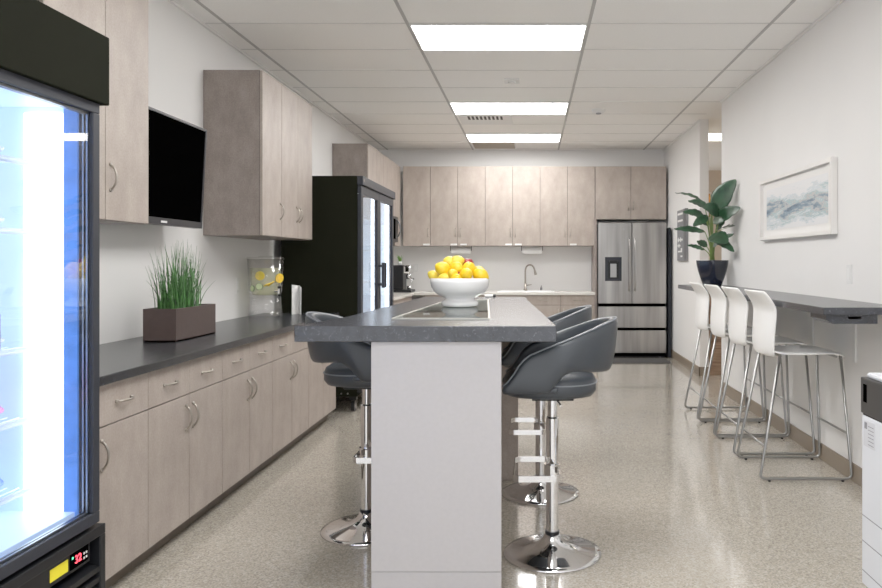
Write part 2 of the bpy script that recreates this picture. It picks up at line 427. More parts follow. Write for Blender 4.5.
MB().lathe([(0,-.002),(.07,-.002),(.075,-.012),(.06,-.035),(0,-.042)],(.71,7.78,ZC),28).build('detector_body',M['white_metal'],t,smooth=True)
MB().cyl((.71,7.78,ZC-.05),.028,.01).build('detector_cap',M['ink'],t)

# ------------------------------------------------------------------ cabinets
def arch(mb, a, b, out, h, r=.0048):
    a=Vector(a); b=Vector(b); out=Vector(out); pts=[]
    for i in range(11):
        u=i/10; pts.append(a+(b-a)*u+out*(h*math.sin(PI*u)**.6 if 0<u<1 else 0))
    mb.tube(pts,r,8)
    for p in (a,b): mb.tube([p,p+out*.006],r*1.7,8)
    return mb
# units are modelled facing -y in local space (x along the front, y into the wall), then turned
def cab_unit(name,label,cat,group,x,y,rot,edges,z0,z1,depth,doors,drawers=None,toe=False,carc='lam_dark',stickers=()):
    """edges: local x door edges; doors: handle side per door 'l'/'r'/None; drawers: (split z, [list of (x0,x1)])"""
    t=thing(name,(0,0,0),label,cat,group); W=edges[-1]
    c=MB(); zb=z0+(.085 if toe else 0)
    c.box(.001,W-.001,.021,depth,zb,z1)
    c.build('carcass',M[carc],t)
    if toe: MB().box(.001,W-.001,.07,depth,z0,zb).build('toe_kick',M['toe'],t)
    MB().box(.003,W-.003,.0185,.021,zb+.002,z1-.002).build('reveal',M['gap'],t)
    g=.0026; ztop=z1-.003
    if drawers:
        zs,dl=drawers
        for a,b in dl:
            d=MB().box(a+g,b-g,0,.0185,zs+g,ztop).build('drawer',M['lam'],t,bevel=.0012)
            mx=(a+b)/2; zz=(zs+ztop)/2
            h=MB(); arch(h,(mx-.052,0,zz),(mx+.052,0,zz),(0,-1,0),.026); h.build('handle',M['nickel'],d,smooth=True)
        dt=zs
    else: dt=ztop
    for i,(a,b) in enumerate(zip(edges,edges[1:])):
        d=MB().box(a+g,b-g,0,.0185,zb+.003,dt-g if drawers else dt).build('door',M['lam'],t,bevel=.0012)
        if doors[i]:
            hx=a+.035 if doors[i]=='l' else b-.035
            hz=(dt-.105 if drawers else z0+.185)
            h=MB(); arch(h,(hx,0,hz-.055),(hx,0,hz+.055),(0,-1,0),.028); h.build('handle',M['nickel'],d,smooth=True)
        if i in stickers:
            sx=b-.10 if doors[i]=='r' else a+.035
            MB().box(sx,sx+.09,-.001,0,zb+.008,zb+.032).build('door_bumper_label',M['paper'],d)
    t.location=(x,y,0); t.rotation_euler=(0,0,rot)
    return t
L=PI/2
ZT=.832; ZS=.671; P=.372
# left run base cabinets (face x=-1.60)
Y0=2.721
base=[(2.42,[0,.30,.673],'base cabinet closest to the glass front cooler, partly hidden by it'),
      (3.093,[0,P,2*P],'base cabinet under the brown grass planter, second from the cooler'),
      (3.837,[0,P,2*P],'base cabinet in the middle of the left run, right of the planter'),
      (4.581,[0,P,2*P],'base cabinet in front of the drink dispenser end of the left run'),
      (5.325,[0,P,2*P],'last base cabinet of the left run, beside the tall black cooler')]
for y,e,l in base:
    cab_unit('base_cabinet','greige '+l,'cabinet','base cabinets along the left wall',-1.60,y,L,e,0,ZT,.597,['r','l'],(ZS,list(zip(e,e[1:]))),True)
o=MB().box(XL+.003,-1.575,2.405,6.085,ZT,.868).build('countertop',M['stone'],bevel=.003); tag(o,'long charcoal stone countertop along the left wall under the television','countertop')
# left run uppers
ZU0,ZU1=1.465,2.575
cab_unit('wall_cabinet','greige wall cabinet left of the television','cabinet','wall cabinets on the left wall',-1.80,2.73,L,[0,.40,.755],ZU0,ZU1,.397,[None,'l'])
cab_unit('wall_cabinet','short greige wall cabinet above the glass front cooler','cabinet','wall cabinets on the left wall',-1.80,1.70,L,[0,.5,1.005],2.09,ZU1,.397,[None,None])
cab_unit('wall_cabinet','single door greige wall cabinet right of the television','cabinet','wall cabinets on the left wall',-1.80,4.96,L,[0,.385],ZU0,ZU1,.397,['r'])
cab_unit('wall_cabinet','double door greige wall cabinet above the drink dispenser','cabinet','wall cabinets on the left wall',-1.80,5.347,L,[0,.37,.74],ZU0,ZU1,.397,['r','l'])
# far-left uppers
cab_unit('wall_cabinet','greige wall cabinet seen above the tall double door cooler','cabinet','wall cabinets on the left wall',-1.80,8.18,L,[0,.43,.86],1.50,ZU1+.02,.397,['r','l'])
cab_unit('wall_cabinet','short greige wall cabinet above the microwave','cabinet','wall cabinets on the left wall',-1.80,9.045,L,[0,.375,.75],1.885,ZU1+.02,.397,['r','l'])
cab_unit('wall_cabinet','narrow greige corner wall cabinet right of the microwave','cabinet','wall cabinets on the left wall',-1.80,9.80,L,[0,.395],1.50,ZU1+.02,.397,[None])
# far-left base run
for i,(y,l) in enumerate(((7.84,'hidden beside the tall cooler'),(8.545,'between the tall cooler and the coffee machine'),(9.25,'under the coffee machine'))):
    cab_unit('base_cabinet','greige base cabinet on the far left '+l,'cabinet','base cabinets under the white counter',-1.60,y,L,[0,.352,.704],0,.838,.597,['r','l'],(.70,[(0,.352),(.352,.704)]),True)
# back run base (face y=10.0)
cab_unit('base_cabinet','single greige base cabinet in the back left corner','cabinet','base cabinets under the white counter',-1.455,10.0,0,[0,.468],0,.838,.597,['r'],(.70,[(0,.468)]),True)
cab_unit('base_cabinet','greige sink base cabinet under the faucet, behind the fruit bowl','cabinet','base cabinets under the white counter',-.985,10.0,0,[0,.4625,.925],0,.838,.597,['r','l'],(.70,[(0,.4625),(.4625,.925)]),True)
cab_unit('base_cabinet','greige base cabinet between the sink and the steel refrigerator','cabinet','base cabinets under the white counter',-.058,10.0,0,[0,.4605,.921],0,.838,.597,['r','l'],(.70,[(0,.4605),(.4605,.921)]),True)
o=MB().prism([(XL+.003,7.83),(-1.575,7.83),(-1.575,9.97),(.863,9.97),(.863,YB-.003),(XL+.003,YB-.003)],.838,.870).build('countertop',M['quartz'],bevel=.002); tag(o,'white countertop along the back wall and far left corner','countertop')
# back uppers (face y=10.2)
bz0,bz1=1.505,2.605; q=.378; bx=-1.765
cab_unit('wall_cabinet','single door wall cabinet at the left end of the back wall','cabinet','wall cabinets on the back wall',bx,10.2,0,[0,q],bz0,bz1,.397,['r'],stickers=(0,))
cab_unit('wall_cabinet','double door wall cabinet above the left paper towel roll','cabinet','wall cabinets on the back wall',bx+q,10.2,0,[0,q,2*q],bz0,bz1,.397,['r','l'],stickers=(0,1))
cab_unit('wall_cabinet','double door wall cabinet above the faucet in the middle of the back wall','cabinet','wall cabinets on the back wall',bx+3*q,10.2,0,[0,q,2*q],bz0,bz1,.397,['r','l'],stickers=(0,1))
cab_unit('wall_cabinet','double door wall cabinet just left of the refrigerator','cabinet','wall cabinets on the back wall',bx+5*q,10.2,0,[0,q,2*q],bz0,bz1,.397,['r','l'],stickers=(1,))
cab_unit('wall_cabinet','short double door wall cabinet above the steel refrigerator','cabinet','wall cabinets on the back wall',.886,10.2,0,[0,.49,.98],1.87,bz1,.397,['r','l'])
o=MB().box(.866,.884,9.95,YB-.002,0,1.868).build('refrigerator_side_panel',M['lam_dark'],bevel=.001); tag(o,'tall narrow greige panel between back counter and refrigerator','panel')

# ------------------------------------------------------------------ near glass-front cooler
t=thing('beverage_cooler',(-1.75,2.06,0),'tall black glass front cooler glowing blue white at the left edge','cooler')
MB().box(-2.13,-1.43,1.70,1.73,.10,1.99).build('side_panel',M['black_side'],t)
MB().box(-2.13,-1.43,2.36,2.39,.10,1.99).build('side_panel',M['black_side'],t)
MB().box(-2.13,-2.09,1.73,2.36,.10,1.99).build('back_panel',M['black_side'],t)
MB().box(-2.09,-1.43,1.73,2.36,1.80,1.99).build('top_panel',M['black_side'],t)
MB().box(-2.09,-1.43,1.73,2.36,.10,.47).build('base_box',M['black_side'],t)
MB().box(-1.43,-1.36,1.70,2.39,1.792,2.012).build('header',M['black_side'],t,bevel=.004)
# liner
MB().box(-2.09,-2.08,1.74,2.35,.48,1.79).build('back_liner',M['cooler_in'],t)
MB().box(-2.08,-1.475,2.345,2.359,.48,1.79).build('side_liner',M['cooler_in'],t)
MB().box(-2.08,-1.475,1.731,1.745,.48,1.79).build('side_liner',M['cooler_in'],t)
MB().box(-1.475,-1.432,2.335,2.359,.48,1.79).build('door_jamb',M['jamb'],t)
MB().box(-2.08,-1.475,1.745,2.345,1.78,1.799).build('ceiling_liner',M['cooler_in'],t)
MB().box(-2.08,-1.44,1.745,2.345,.471,.50).build('floor_liner',M['cooler_in'],t)
MB().box(-1.60,-1.478,2.33,2.344,.50,1.76).build('light_strip',M['led'],t,bevel=.006)
# shelves
for z in (1.60,1.385,1.02,.80,.58):
    s=MB()
    for k in range(14): s.tube([(-2.05+k*.037,1.76,z),(-2.05+k*.037,2.32,z)],.0025,5)
    for x in (-2.06,-1.80,-1.56): s.tube([(x,1.75,z-.004),(x,2.322,z-.004)],.004,6)
    s.box(-1.575,-1.565,1.75,2.322,z-.012,z+.006)
    s.build('shelf',M['wire'],t)
# door
d=MB(); x0,x1=-1.425,-1.378; ya,yb,za,zb=1.725,2.366,.459,1.796; w=.036
d.box(x0,x1,ya,yb,zb-w,zb).box(x0,x1,ya,yb,za,za+w).box(x0,x1,ya,ya+w,za+w,zb-w).box(x0,x1,yb-w,yb,za+w,zb-w)
dr=d.build('door',M['dgrey'],t,bevel=.003)
MB().box(-1.392,-1.388,ya+w,yb-w,za+w,zb-w).build('glass_pane',M['cooler_glass'],dr)
s=MB(); w2=.008; yy0,yy1,zz0,zz1=ya+w,yb-w,za+w,zb-w
for xo in (-1.397,-1.409):
    s.box(xo,xo+.005,yy0,yy1,zz1-w2,zz1).box(xo,xo+.005,yy0,yy1,zz0,zz0+w2).box(xo,xo+.005,yy0,yy0+w2,zz0,zz1).box(xo,xo+.005,yy1-w2,yy1,zz0,zz1)
s.build('glass_spacer',M['frame_metal'],dr)
MB().tube([(-1.378,1.76,1.35),(-1.345,1.76,1.33),(-1.345,1.76,.95),(-1.378,1.76,.93)],.01,8).build('handle',M['black_pl'],dr,smooth=True)
# grille
g=MB(); g.box(-1.43,-1.373,1.70,2.39,.415,.447).box(-1.43,-1.373,2.36,2.39,.10,.415).box(-1.43,-1.373,1.70,1.73,.10,.415).box(-1.43,-1.373,1.73,2.36,.10,.13)
g.box(-1.43,-1.385,1.73,2.325,.35,.415)
gr=g.build('grille_frame',M['black_pl'],t,bevel=.003)
for k in range(6):
    z=.325-k*.034
    MB().hexa([(-1.42,1.73,z-.004),(-1.376,1.73,z-.022),(-1.376,2.36,z-.022),(-1.42,2.36,z-.004),(-1.42,1.73,z+.002),(-1.376,1.73,z-.006),(-1.376,2.36,z-.006),(-1.42,2.36,z+.002)]).build('louvre',M['black_pl'],gr)
MB().box(-1.385,-1.3838,2.13,2.212,.364,.400).build('yellow_sticker',M['yellow'],t)
dp=MB().box(-1.385,-1.382,2.222,2.312,.36,.408).build('control_display',M['screen'],t,bevel=.002)
def text_mesh(txt,size,name,mat,parent,loc,rot,ext=.0008):
    cu=bpy.data.curves.new(name,'FONT'); cu.body=txt; cu.size=size; cu.align_x='CENTER'; cu.align_y='CENTER'; cu.extrude=ext
    ob=bpy.data.objects.new('tmp_text',cu); C.objects.link(ob); bpy.context.view_layer.update()
    dg=bpy.context.evaluated_depsgraph_get(); me=bpy.data.meshes.new_from_object(ob.evaluated_get(dg)); bpy.data.objects.remove(ob)
    o=bpy.data.objects.new(name,me); C.objects.link(o); me.materials.clear(); me.materials.append(mat)
    off=Vector((0,0,0)); p=parent
    while p is not None: off+=p.location; p=p.parent
    o.parent=parent; o.location=Vector(loc)-off; o.rotation_euler=rot
    return o
text_mesh('32',.034,'red_digits',M['red_led'],dp,(-1.3813,2.258,.384),(PI/2,0,PI/2))
s=MB(); 
for yy in (2.288,2.300):
    for zz in (.374,.388): s.box(-1.382,-1.381,yy-.003,yy+.003,zz-.003,zz+.003)
s.build('buttons',M['white_metal'],dp)
MB().box(-1.382,-1.381,2.228,2.234,.392,.398).build('status_light',M['green_led'],dp)
s=MB()
for y in (1.76,2.33):
    for x in (-2.05,-1.46): s.cyl((x,y,0),.025,.10,12)
s.build('feet',M['black_pl'],t)
# card hanging on the shelf front
c=thing('shelf_card',(-1.56,2.12,1.03),'white price card with faint lines hanging on a cooler shelf','card')
MB().box(-1.562,-1.558,2.03,2.175,1.03,1.135).build('card',simple('card_stock',(.42,.44,.42),.7,vary=.01),c,bevel=.001)
s=MB()
for zz in (1.062,1.077,1.091,1.104): s.box(-1.558,-1.557,2.115,2.150,zz-.0015,zz+.0015)
s.build('printed_lines',M['ink'],c)
# pouches on shelves
def pouch(x,y,z,rx,ry,rz,mat,label,ang):
    m=MB(); P=[]; n=14
    for i in range(n+1):
        row=[]; u=i/n*2-1
        for j in range(16):
            a=2*PI*j/16; r=(1-abs(u)**3)
            row.append((u*rx, ry*(.35+.65*r)*math.cos(a)*(1 if True else 0), rz*(r*.92+.08)*math.sin(a)+.004*math.sin(7*u+3*a)))
        P.append(row)
    V=m.grid(P,False,True); m.bm.faces.new(V[0]); m.bm.faces.new(V[-1][::-1])
    R=Matrix.Rotation(ang,4,'Z')
    for v in m.bm.verts: v.co=R@v.co+Vector((x,y,z+rz+.004))
    o=m.build('snack_pouch',mat,smooth=True); tag(o,label,'snack','packed food on the cooler shelves')
names={1.60:('pale','top'),1.385:('pale','second'),1.02:('pale','third'),.80:('pink','fourth'),.58:('blue','lowest')}
for z,(cn,nm) in names.items():
    mt={'pale':M['palep'],'pink':M['pink'],'blue':M['bluep']}[cn]
    for k,(yy,pos) in enumerate(((1.86,'near'),(2.03,'middle'),(2.20,'far'))):
        pouch(-1.70,yy,z,.11,.07,.028+.008*((k+int(z*10))%3),mt,f'{cn} food pouch on the {nm} wire shelf of the cooler, {pos} end',.15*(k-1))

# ------------------------------------------------------------------ double door cooler
t=thing('double_door_cooler',(-1.8,7.05,0),'tall black double door glass cooler with plain dark side','cooler')
ya,yb=6.30,7.81
MB().box(-2.13,-1.482,ya,ya+.03,.14,2.02).build('side_panel',M['black_side'],t)
MB().box(-2.13,-1.482,yb-.03,yb,.14,2.02).build('side_panel',M['black_side'],t)
MB().box(-2.13,-2.10,ya+.03,yb-.03,.14,2.02).build('back_panel',M['black_side'],t)
MB().box(-2.10,-1.482,ya+.03,yb-.03,1.96,2.02).build('top_panel',M['black_side'],t)
MB().box(-2.10,-1.482,ya+.03,yb-.03,.14,.40).build('base_box',M['black_side'],t)
MB().box(-1.48,-1.43,ya,yb,1.945,2.02).build('header',M['dgrey'],t,bevel=.004)
MB().cyl((-1.43,ya+.03,1.982),.012,.004,14,'x').build('lock',M['chrome'],t)
g=MB().box(-1.48,-1.44,ya,yb,.17,.39)
for k in range(5): g.box(-1.44,-1.434,ya+.05,yb-.05,.20+k*.035,.215+k*.035)
g.build('grille',M['black_pl'],t,bevel=.002)
MB().box(-2.10,-2.09,ya+.03,yb-.03,.40,1.96).build('back_liner',M['cooler_in2'],t)
MB().box(-2.09,-1.49,yb-.045,yb-.031,.40,1.96).build('side_liner',M['cooler_in2'],t)
MB().box(-2.09,-1.49,ya+.031,ya+.045,.40,1.96).build('side_liner',M['cooler_in2'],t)
for z in (.5,.8,1.1,1.4,1.68):
    s=MB(); s.box(-2.08,-1.52,ya+.05,yb-.05,z-.004,z); s.build('shelf',M['wire'],t)
for y in (ya+.06,7.055,yb-.07):
    MB().box(-1.52,-1.49,y-.02,y+.02,.45,1.92).build('light_strip',M['led2'],t)
for i,(a,b,hs) in enumerate(((ya+.015,7.05,'far'),(7.06,yb-.015,'near'))):
    d=MB(); x0,x1=-1.48,-1.448; w=.07; za,zb=.40,1.94
    d.box(x0,x1,a,b,zb-w,zb).box(x0,x1,a,b,za,za+w).box(x0,x1,a,a+w,za+w,zb-w).box(x0,x1,b-w,b,za+w,zb-w)
    dr=d.build('door',M['dgrey'],t,bevel=.003)
    MB().box(-1.462,-1.458,a+w,b-w,za+w,zb-w).build('glass_pane',M['cooler_glass'],dr)
    hy=b-.035 if hs=='far' else a+.035
    h=MB(); h.box(-1.448,-1.41,hy-.012,hy+.012,1.06,1.085).box(-1.448,-1.41,hy-.012,hy+.012,1.235,1.26).box(-1.415,-1.385,hy-.016,hy+.016,1.04,1.28)
    h.build('handle',M['dgrey'],dr,bevel=.006)
for x in (-2.02,-1.53):
    for y in (ya+.08,yb-.08):
        c=MB(); c.cyl((x-.015,y,.045),.045,.03,20,'x'); c.box(x-.03,x+.03,y-.03,y+.03,.10,.14); c.build('caster',M['black_pl'],t)
        if y<7 and x>-1.9: MB().cyl((x-.02,y,.045),.018,.04,14,'x').build('caster_hub',M['chrome'],t)
s=MB()
for k in range(9): s.cyl((-2.0+k*.055,ya-.004,.165),.007,.006,10,'y')
s.build('rivets',M['frame_metal'],t)

# ------------------------------------------------------------------ television
t=thing('television',(-2.0,4.0,1.49),'black flat screen television tilted forward on the left wall','television')
def tvb(y0,y1,z0,z1,t0,t1):  # panel coordinates: z along the tilted face, t behind the face
    def pt(y,z,tt):
        x=-2.004+(z/.60)*.032 - tt; return (x,y,1.49+z)
    return [pt(y0,z0,t1),pt(y0,z0,t0),pt(y1,z0,t0),pt(y1,z0,t1),pt(y0,z1,t1),pt(y0,z1,t0),pt(y1,z1,t0),pt(y1,z1,t1)]
MB().hexa(tvb(3.50,4.50,0,.60,.004,.05)).build('housing',M['black_pl'],t,bevel=.004)
MB().hexa(tvb(3.516,4.484,.038,.586,.0015,.006)).build('screen',M['screen'],t)
b=MB()
for r in ((3.50,4.50,0,.036),(3.50,4.50,.588,.60),(3.50,3.514,.036,.588),(4.486,4.50,.036,.588)): b.hexa(tvb(*r,-.003,.006))
b.build('bezel',simple('tv_bezel',(.03,.03,.034),.3,spec=.3),t)
MB().hexa(tvb(4.00,4.065,.011,.022,-.0045,-.003)).build('maker_mark',M['paper'],t)
MB().box(-2.199,-2.055,3.85,4.15,1.55,1.95).build('wall_bracket',M['black_pl'],t)

# ------------------------------------------------------------------ planter with grass
t=thing('grass_planter',(-1.933,4.09,.868),'brown rectangular planter of tall green grass on the left counter','planter')
p=MB(); X0,X1,Ya,Yb=-2.02,-1.847,3.85,4.335; zt=1.043
p.box(X0,X1,Ya,Ya+.01,.8685,zt).box(X0,X1,Yb-.01,Yb,.8685,zt).box(X0,X0+.01,Ya+.01,Yb-.01,.8685,zt).box(X1-.01,X1,Ya+.01,Yb-.01,.8685,zt).box(X0,X1,Ya,Yb,.8685,.88)
p.build('box',M['planter'],t,bevel=.0015)
MB().box(X0+.01,X1-.01,Ya+.01,Yb-.01,.88,zt-.012).build('soil',M['soil'],t)
g=MB()
def blade(m,bx,by,bz,h,lx,ly,w,a,n=6):
    d=Vector((math.cos(a),math.sin(a),0)); L=[];R=[]
    for i in range(n+1):
        u=i/n; c=Vector((bx+lx*u**1.8,by+ly*u**1.8,bz+h*u*(1-.12*u*(abs(lx)+abs(ly))/h)))
        ww=w*(1-u**1.6)+.0004; L.append(m.bm.verts.new(c-d*ww)); R.append(m.bm.verts.new(c+d*ww))
    for i in range(n): m.bm.faces.new((L[i],R[i],R[i+1],L[i+1]))
for i in range(300):
    by=random.uniform(Ya+.06,Yb-.10); bx=random.uniform(X0+.03,X1-.03)
    cy=by-(Ya+Yb)/2+.015
    h=random.uniform(.20,.40)*(1-1.1*abs(cy)) if i%4 else random.uniform(.08,.17)
    blade(g,bx,by,zt-.015,h,random.gauss(0,.03),cy*.40+random.gauss(0,.035),random.uniform(.0018,.0036),random.uniform(0,PI))
for i in range(22):
    sgn=random.choice((-1,1)); by=(Ya+Yb)/2+sgn*random.uniform(.04,.15)-.02; bx=random.uniform(X0+.03,X1-.02)
    blade(g,bx,by,zt-.015,random.uniform(.08,.30),random.uniform(-.05,.05),sgn*random.uniform(.08,.14),random.uniform(.002,.003),PI/2*random.random())
tag(g.build('grass',M['grass'],t),kind='stuff')

# ------------------------------------------------------------------ drink dispenser
DX,DY,DZ=-2.02,5.63,.8685
t=thing('drink_dispenser',(DX,DY,DZ),'clear drink dispenser of citrus water standing on the left counter','drink dispenser')
MB().lathe([(.118,0),(.125,0),(.112,.155),(.105,.155)],(DX,DY,DZ),36,closed=True).build('stand',M['acrylic'],t,smooth=True)
MB().lathe([(.001,.160),(.108,.160),(.120,.20),(.132,.44),(.128,.44),(.116,.205),(.104,.167),(.001,.167)],(DX,DY,DZ),36).build('tank',M['acrylic'],t,smooth=True)
MB().lathe([(.0,.169),(.095,.169),(.103,.206),(.110,.372),(0,.372)],(DX,DY,DZ),36).build('citrus_water',M['water'],t,smooth=True)
MB().lathe([(0,.462),(.05,.462),(.055,.455),(.128,.455),(.136,.448),(.136,.436),(.133,.436)],(DX,DY,DZ),36).build('lid',M['acrylic'],t,smooth=True)
qx,qy=DX+.115,DY-.075
s=MB().cyl((qx-.02,qy,DZ+.20),.008,.03,12,'x'); s.box(qx+.008,qx+.024,qy-.012,qy+.008,DZ+.178,DZ+.218)
sp=s.build('spigot',M['chrome'],t,bevel=.002)
MB().cyl((qx+.016,qy-.002,DZ+.219),.012,.018,14).build('spigot_lever',M['black_pl'],sp)
MB().cyl((qx+.016,qy-.002,DZ+.160),.012,.017,14).build('spigot_nozzle',M['black_pl'],sp)
def slc(name,c,r,th,yaw,tilt,fl,rd,label,cat,grp):
    e=thing(name,c,label,cat,grp)
    a=MB().cyl((0,0,-th/2),r,th,24); b=MB().cyl((0,0,-th/2-.0006),r*.88,th+.0012,24)
    R=Matrix.Translation(c)@Matrix.Rotation(yaw,4,'Z')@Matrix.Rotation(PI/2+tilt,4,'Y')
    for m in (a,b):
        for v in m.bm.verts: v.co=R@v.co
    a.build('rind',rd,e); b.build('flesh',fl,e)
# camera direction from the dispenser is roughly (+.34,-.94)
ya=math.atan2(-.94,.34)
def around(ang,z,rad=.121): return (DX+rad*math.cos(ang),DY+rad*math.sin(ang),DZ+z)
slc('orange_slice',around(ya+.95,.295),.036,.008,ya+.7,.1,M['citrus'],M['rind'],'bright orange slice at the right side of the dispenser','orange slice','fruit slices in the drink dispenser')
slc('lemon_slice',around(ya-.35,.315,.1135),.034,.007,ya-.35,0,M['lemon2'],M['rind'],'pale lemon slice high on the left of the dispenser','lemon slice','fruit slices in the drink dispenser')
slc('orange_slice',around(ya+.35,.255,.1135),.03,.007,ya+1.3,.9,M['citrus'],M['rind'],'thin orange slice on edge in the middle of the dispenser','orange slice','fruit slices in the drink dispenser')
slc('orange_slice',around(ya+.1,.248,.1135),.026,.007,ya+1.2,1.1,M['citrus'],M['rind'],'tilted orange slice beside the cucumber slices','orange slice','fruit slices in the drink dispenser')
slc('cucumber_slice',around(ya-.4,.235,.1135),.026,.007,ya-.3,0,M['cuke'],M['cuke_r'],'round pale green cucumber slice facing the front','cucumber slice','fruit slices in the drink dispenser')
slc('cucumber_slice',around(ya-.95,.22,.1135),.025,.007,ya-1.0,0,M['cuke'],M['cuke_r'],'cucumber slice at the left edge of the dispenser','cucumber slice','fruit slices in the drink dispenser')

# card stand, towel
t=thing('card_stand',(-1.87,5.93,.8685),'upright white folded card stand just right of the drink dispenser','card stand')
MB().hexa([(-1.905,5.89,.8685),(-1.900,5.885,.8685),(-1.868,5.955,.8685),(-1.873,5.96,.8685),(-1.905,5.89,1.105),(-1.900,5.885,1.105),(-1.868,5.955,1.095),(-1.873,5.96,1.095)]).build('left_leaf',M['paper'],t)
MB().hexa([(-1.868,5.955,.8685),(-1.8675,5.962,.8685),(-1.832,5.90,.8685),(-1.836,5.895,.8685),(-1.868,5.955,1.095),(-1.8675,5.962,1.095),(-1.832,5.90,1.085),(-1.836,5.895,1.085)]).build('right_leaf',M['cloth'],t)

# ------------------------------------------------------------------ far-left corner appliances
t=thing('microwave',(-1.95,9.42,1.50),'black microwave under the far left wall cabinets','microwave')
MB().box(-2.19,-1.785,9.06,9.785,1.54,1.88).build('housing',M['black_pl'],t,bevel=.004)
MB().box(-1.785,-1.755,9.065,9.78,1.545,1.875).build('door',M['black_pl'],t,bevel=.004)
MB().box(-1.754,-1.752,9.10,9.58,1.58,1.84).build('window',M['screen'],t)
h=MB(); arch(h,(-1.755,9.66,1.60),(-1.755,9.66,1.83),(1,0,0),.05,.009); h.build('handle',M['steel_dark'],t,smooth=True)
t=thing('coffee_machine',(-1.76,10.12,.8705),'black and chrome coffee machine in the far left corner','coffee machine')
MB().box(-1.92,-1.62,10.0,10.36,.8705,.905).build('drip_base',M['black_pl'],t,bevel=.006)
MB().box(-1.92,-1.74,10.06,10.36,.905,1.24).build('body',M['black_pl'],t,bevel=.015)
MB().box(-1.74,-1.63,10.06,10.32,1.12,1.24).build('brew_head',M['chrome'],t,bevel=.03)
MB().lathe([(0,0),(.035,0),(.04,.05),(.03,.07),(0,.07)],(-1.67,10.14,1.05),20).build('brew_group',M['chrome'],t,smooth=True)
MB().tube([(-1.67,10.14,1.07),(-1.60,10.10,1.05)],.01,8).build('portafilter_handle',M['black_pl'],t,smooth=True)
MB().lathe([(0,0),(.03,0),(.033,.05),(0,.05)],(-1.67,10.15,.905),20).build('metal_jug',M['chrome'],t,smooth=True)
MB().tube([(-1.64,10.05,1.10),(-1.61,10.02,1.04),(-1.615,10.0,.98)],.005,8).build('steam_wand',M['chrome'],t,smooth=True)
t=thing('small_plant',(-1.80,10.16,1.24),'small green leafy plant on top of the coffee machine','plant')
MB().lathe([(0,.001),(.025,.001),(.032,.05),(.028,.05),(.026,.04),(0,.04)],(-1.80,10.16,1.24),18).build('pot',M['ceramic'],t,smooth=True)
g=MB()
for i in range(16):
    a=random.uniform(0,2*PI); blade(g,-1.80+.01*math.cos(a),10.16+.01*math.sin(a),1.275,random.uniform(.06,.12),.05*math.cos(a),.04*math.sin(a),.010,a+PI/2)
g.build('leaves',simple('light_leaf',(.16,.34,.05),.5,vary=.3),t)

# sink, faucet, soap pump, towel rolls
t=thing('sink',(0,10.25,.87),'white drop in double sink in the back counter','sink')
s=MB(); sx0,sx1,sy0,sy1=-.46,.32,10.06,10.48
s.box(sx0,sx1,sy0,sy0+.035,.8705,.884).box(sx0,sx1,sy1-.07,sy1,.8705,.884).box(sx0,sx0+.035,sy0+.035,sy1-.07,.8705,.884).box(sx1-.035,sx1,sy0+.035,sy1-.07,.8705,.884).box(-.09,-.05,sy0+.035,sy1-.07,.8705,.884)
s.build('rim',M['ceramic'],t,bevel=.004)
MB().box(sx0+.035,-.09,sy0+.035,sy1-.07,.8702,.8722).build('basin',M['cloth'],t)
MB().box(-.05,sx1-.035,sy0+.035,sy1-.07,.8702,.8722).build('basin',M['cloth'],t)
t=thing('faucet',(-.08,10.44,.8845),'tall curved brushed metal faucet behind the sink','faucet')
MB().lathe([(0,0),(.028,0),(.026,.02),(.019,.03),(.019,.10),(0,.10)],(-.08,10.44,.8845),20).build('base',M['nickel'],t,smooth=True)
pts=[(-.08,10.44,.97),(-.08,10.44,1.16)]
for i in range(1,11):
    a=PI*i/10*.93; pts.append((-.08+.065*(1-math.cos(a)),10.44-.03*(1-math.cos(a)),1.16+.085*math.sin(a)))
MB().tube(pts,.0125,10).build('spout',M['nickel'],t,smooth=True)
l=pts[-1]; MB().tube([l,(l[0]+.008,l[1]-.005,l[2]-.03),(l[0]+.02,l[1]-.01,l[2]-.075)],[.013,.017,.02],12).build('spray_head',M['nickel'],t,smooth=True)
MB().tube([(-.065,10.43,.955),(-.03,10.42,.96),(.01,10.41,.965)],[.009,.008,.006],8).build('lever',M['nickel'],t,smooth=True)
t=thing('soap_pump',(.145,10.44,.8845),'small dark soap pump right of the faucet','soap pump')
MB().cyl((.145,10.44,.8845),.016,.04,14).build('bottle_neck',M['steel_dark'],t); MB().tube([(.145,10.44,.92),(.145,10.44,.945),(.145,10.40,.947)],.007,8).build('pump',M['steel_dark'],t)
for x,l in ((-.98,'paper towel roll mounted under the cabinets above the fruit bowl'),(.015,'paper towel roll mounted under the cabinets above the faucet')):
    t=thing('paper_towel_roll',(x,10.36,1.40),'white '+l,'paper towel','paper towel rolls under the back cabinets')
    MB().cyl((x-.135,10.36,1.445),.047,.27,24,'x').build('roll',M['paper'],t,smooth=False)
    b=MB()
    for sx in (-.15,.142): b.box(x+sx-.001,x+sx+.009,10.35,10.37,1.44,1.505)
    b.build('bracket',M['black_pl'],t)
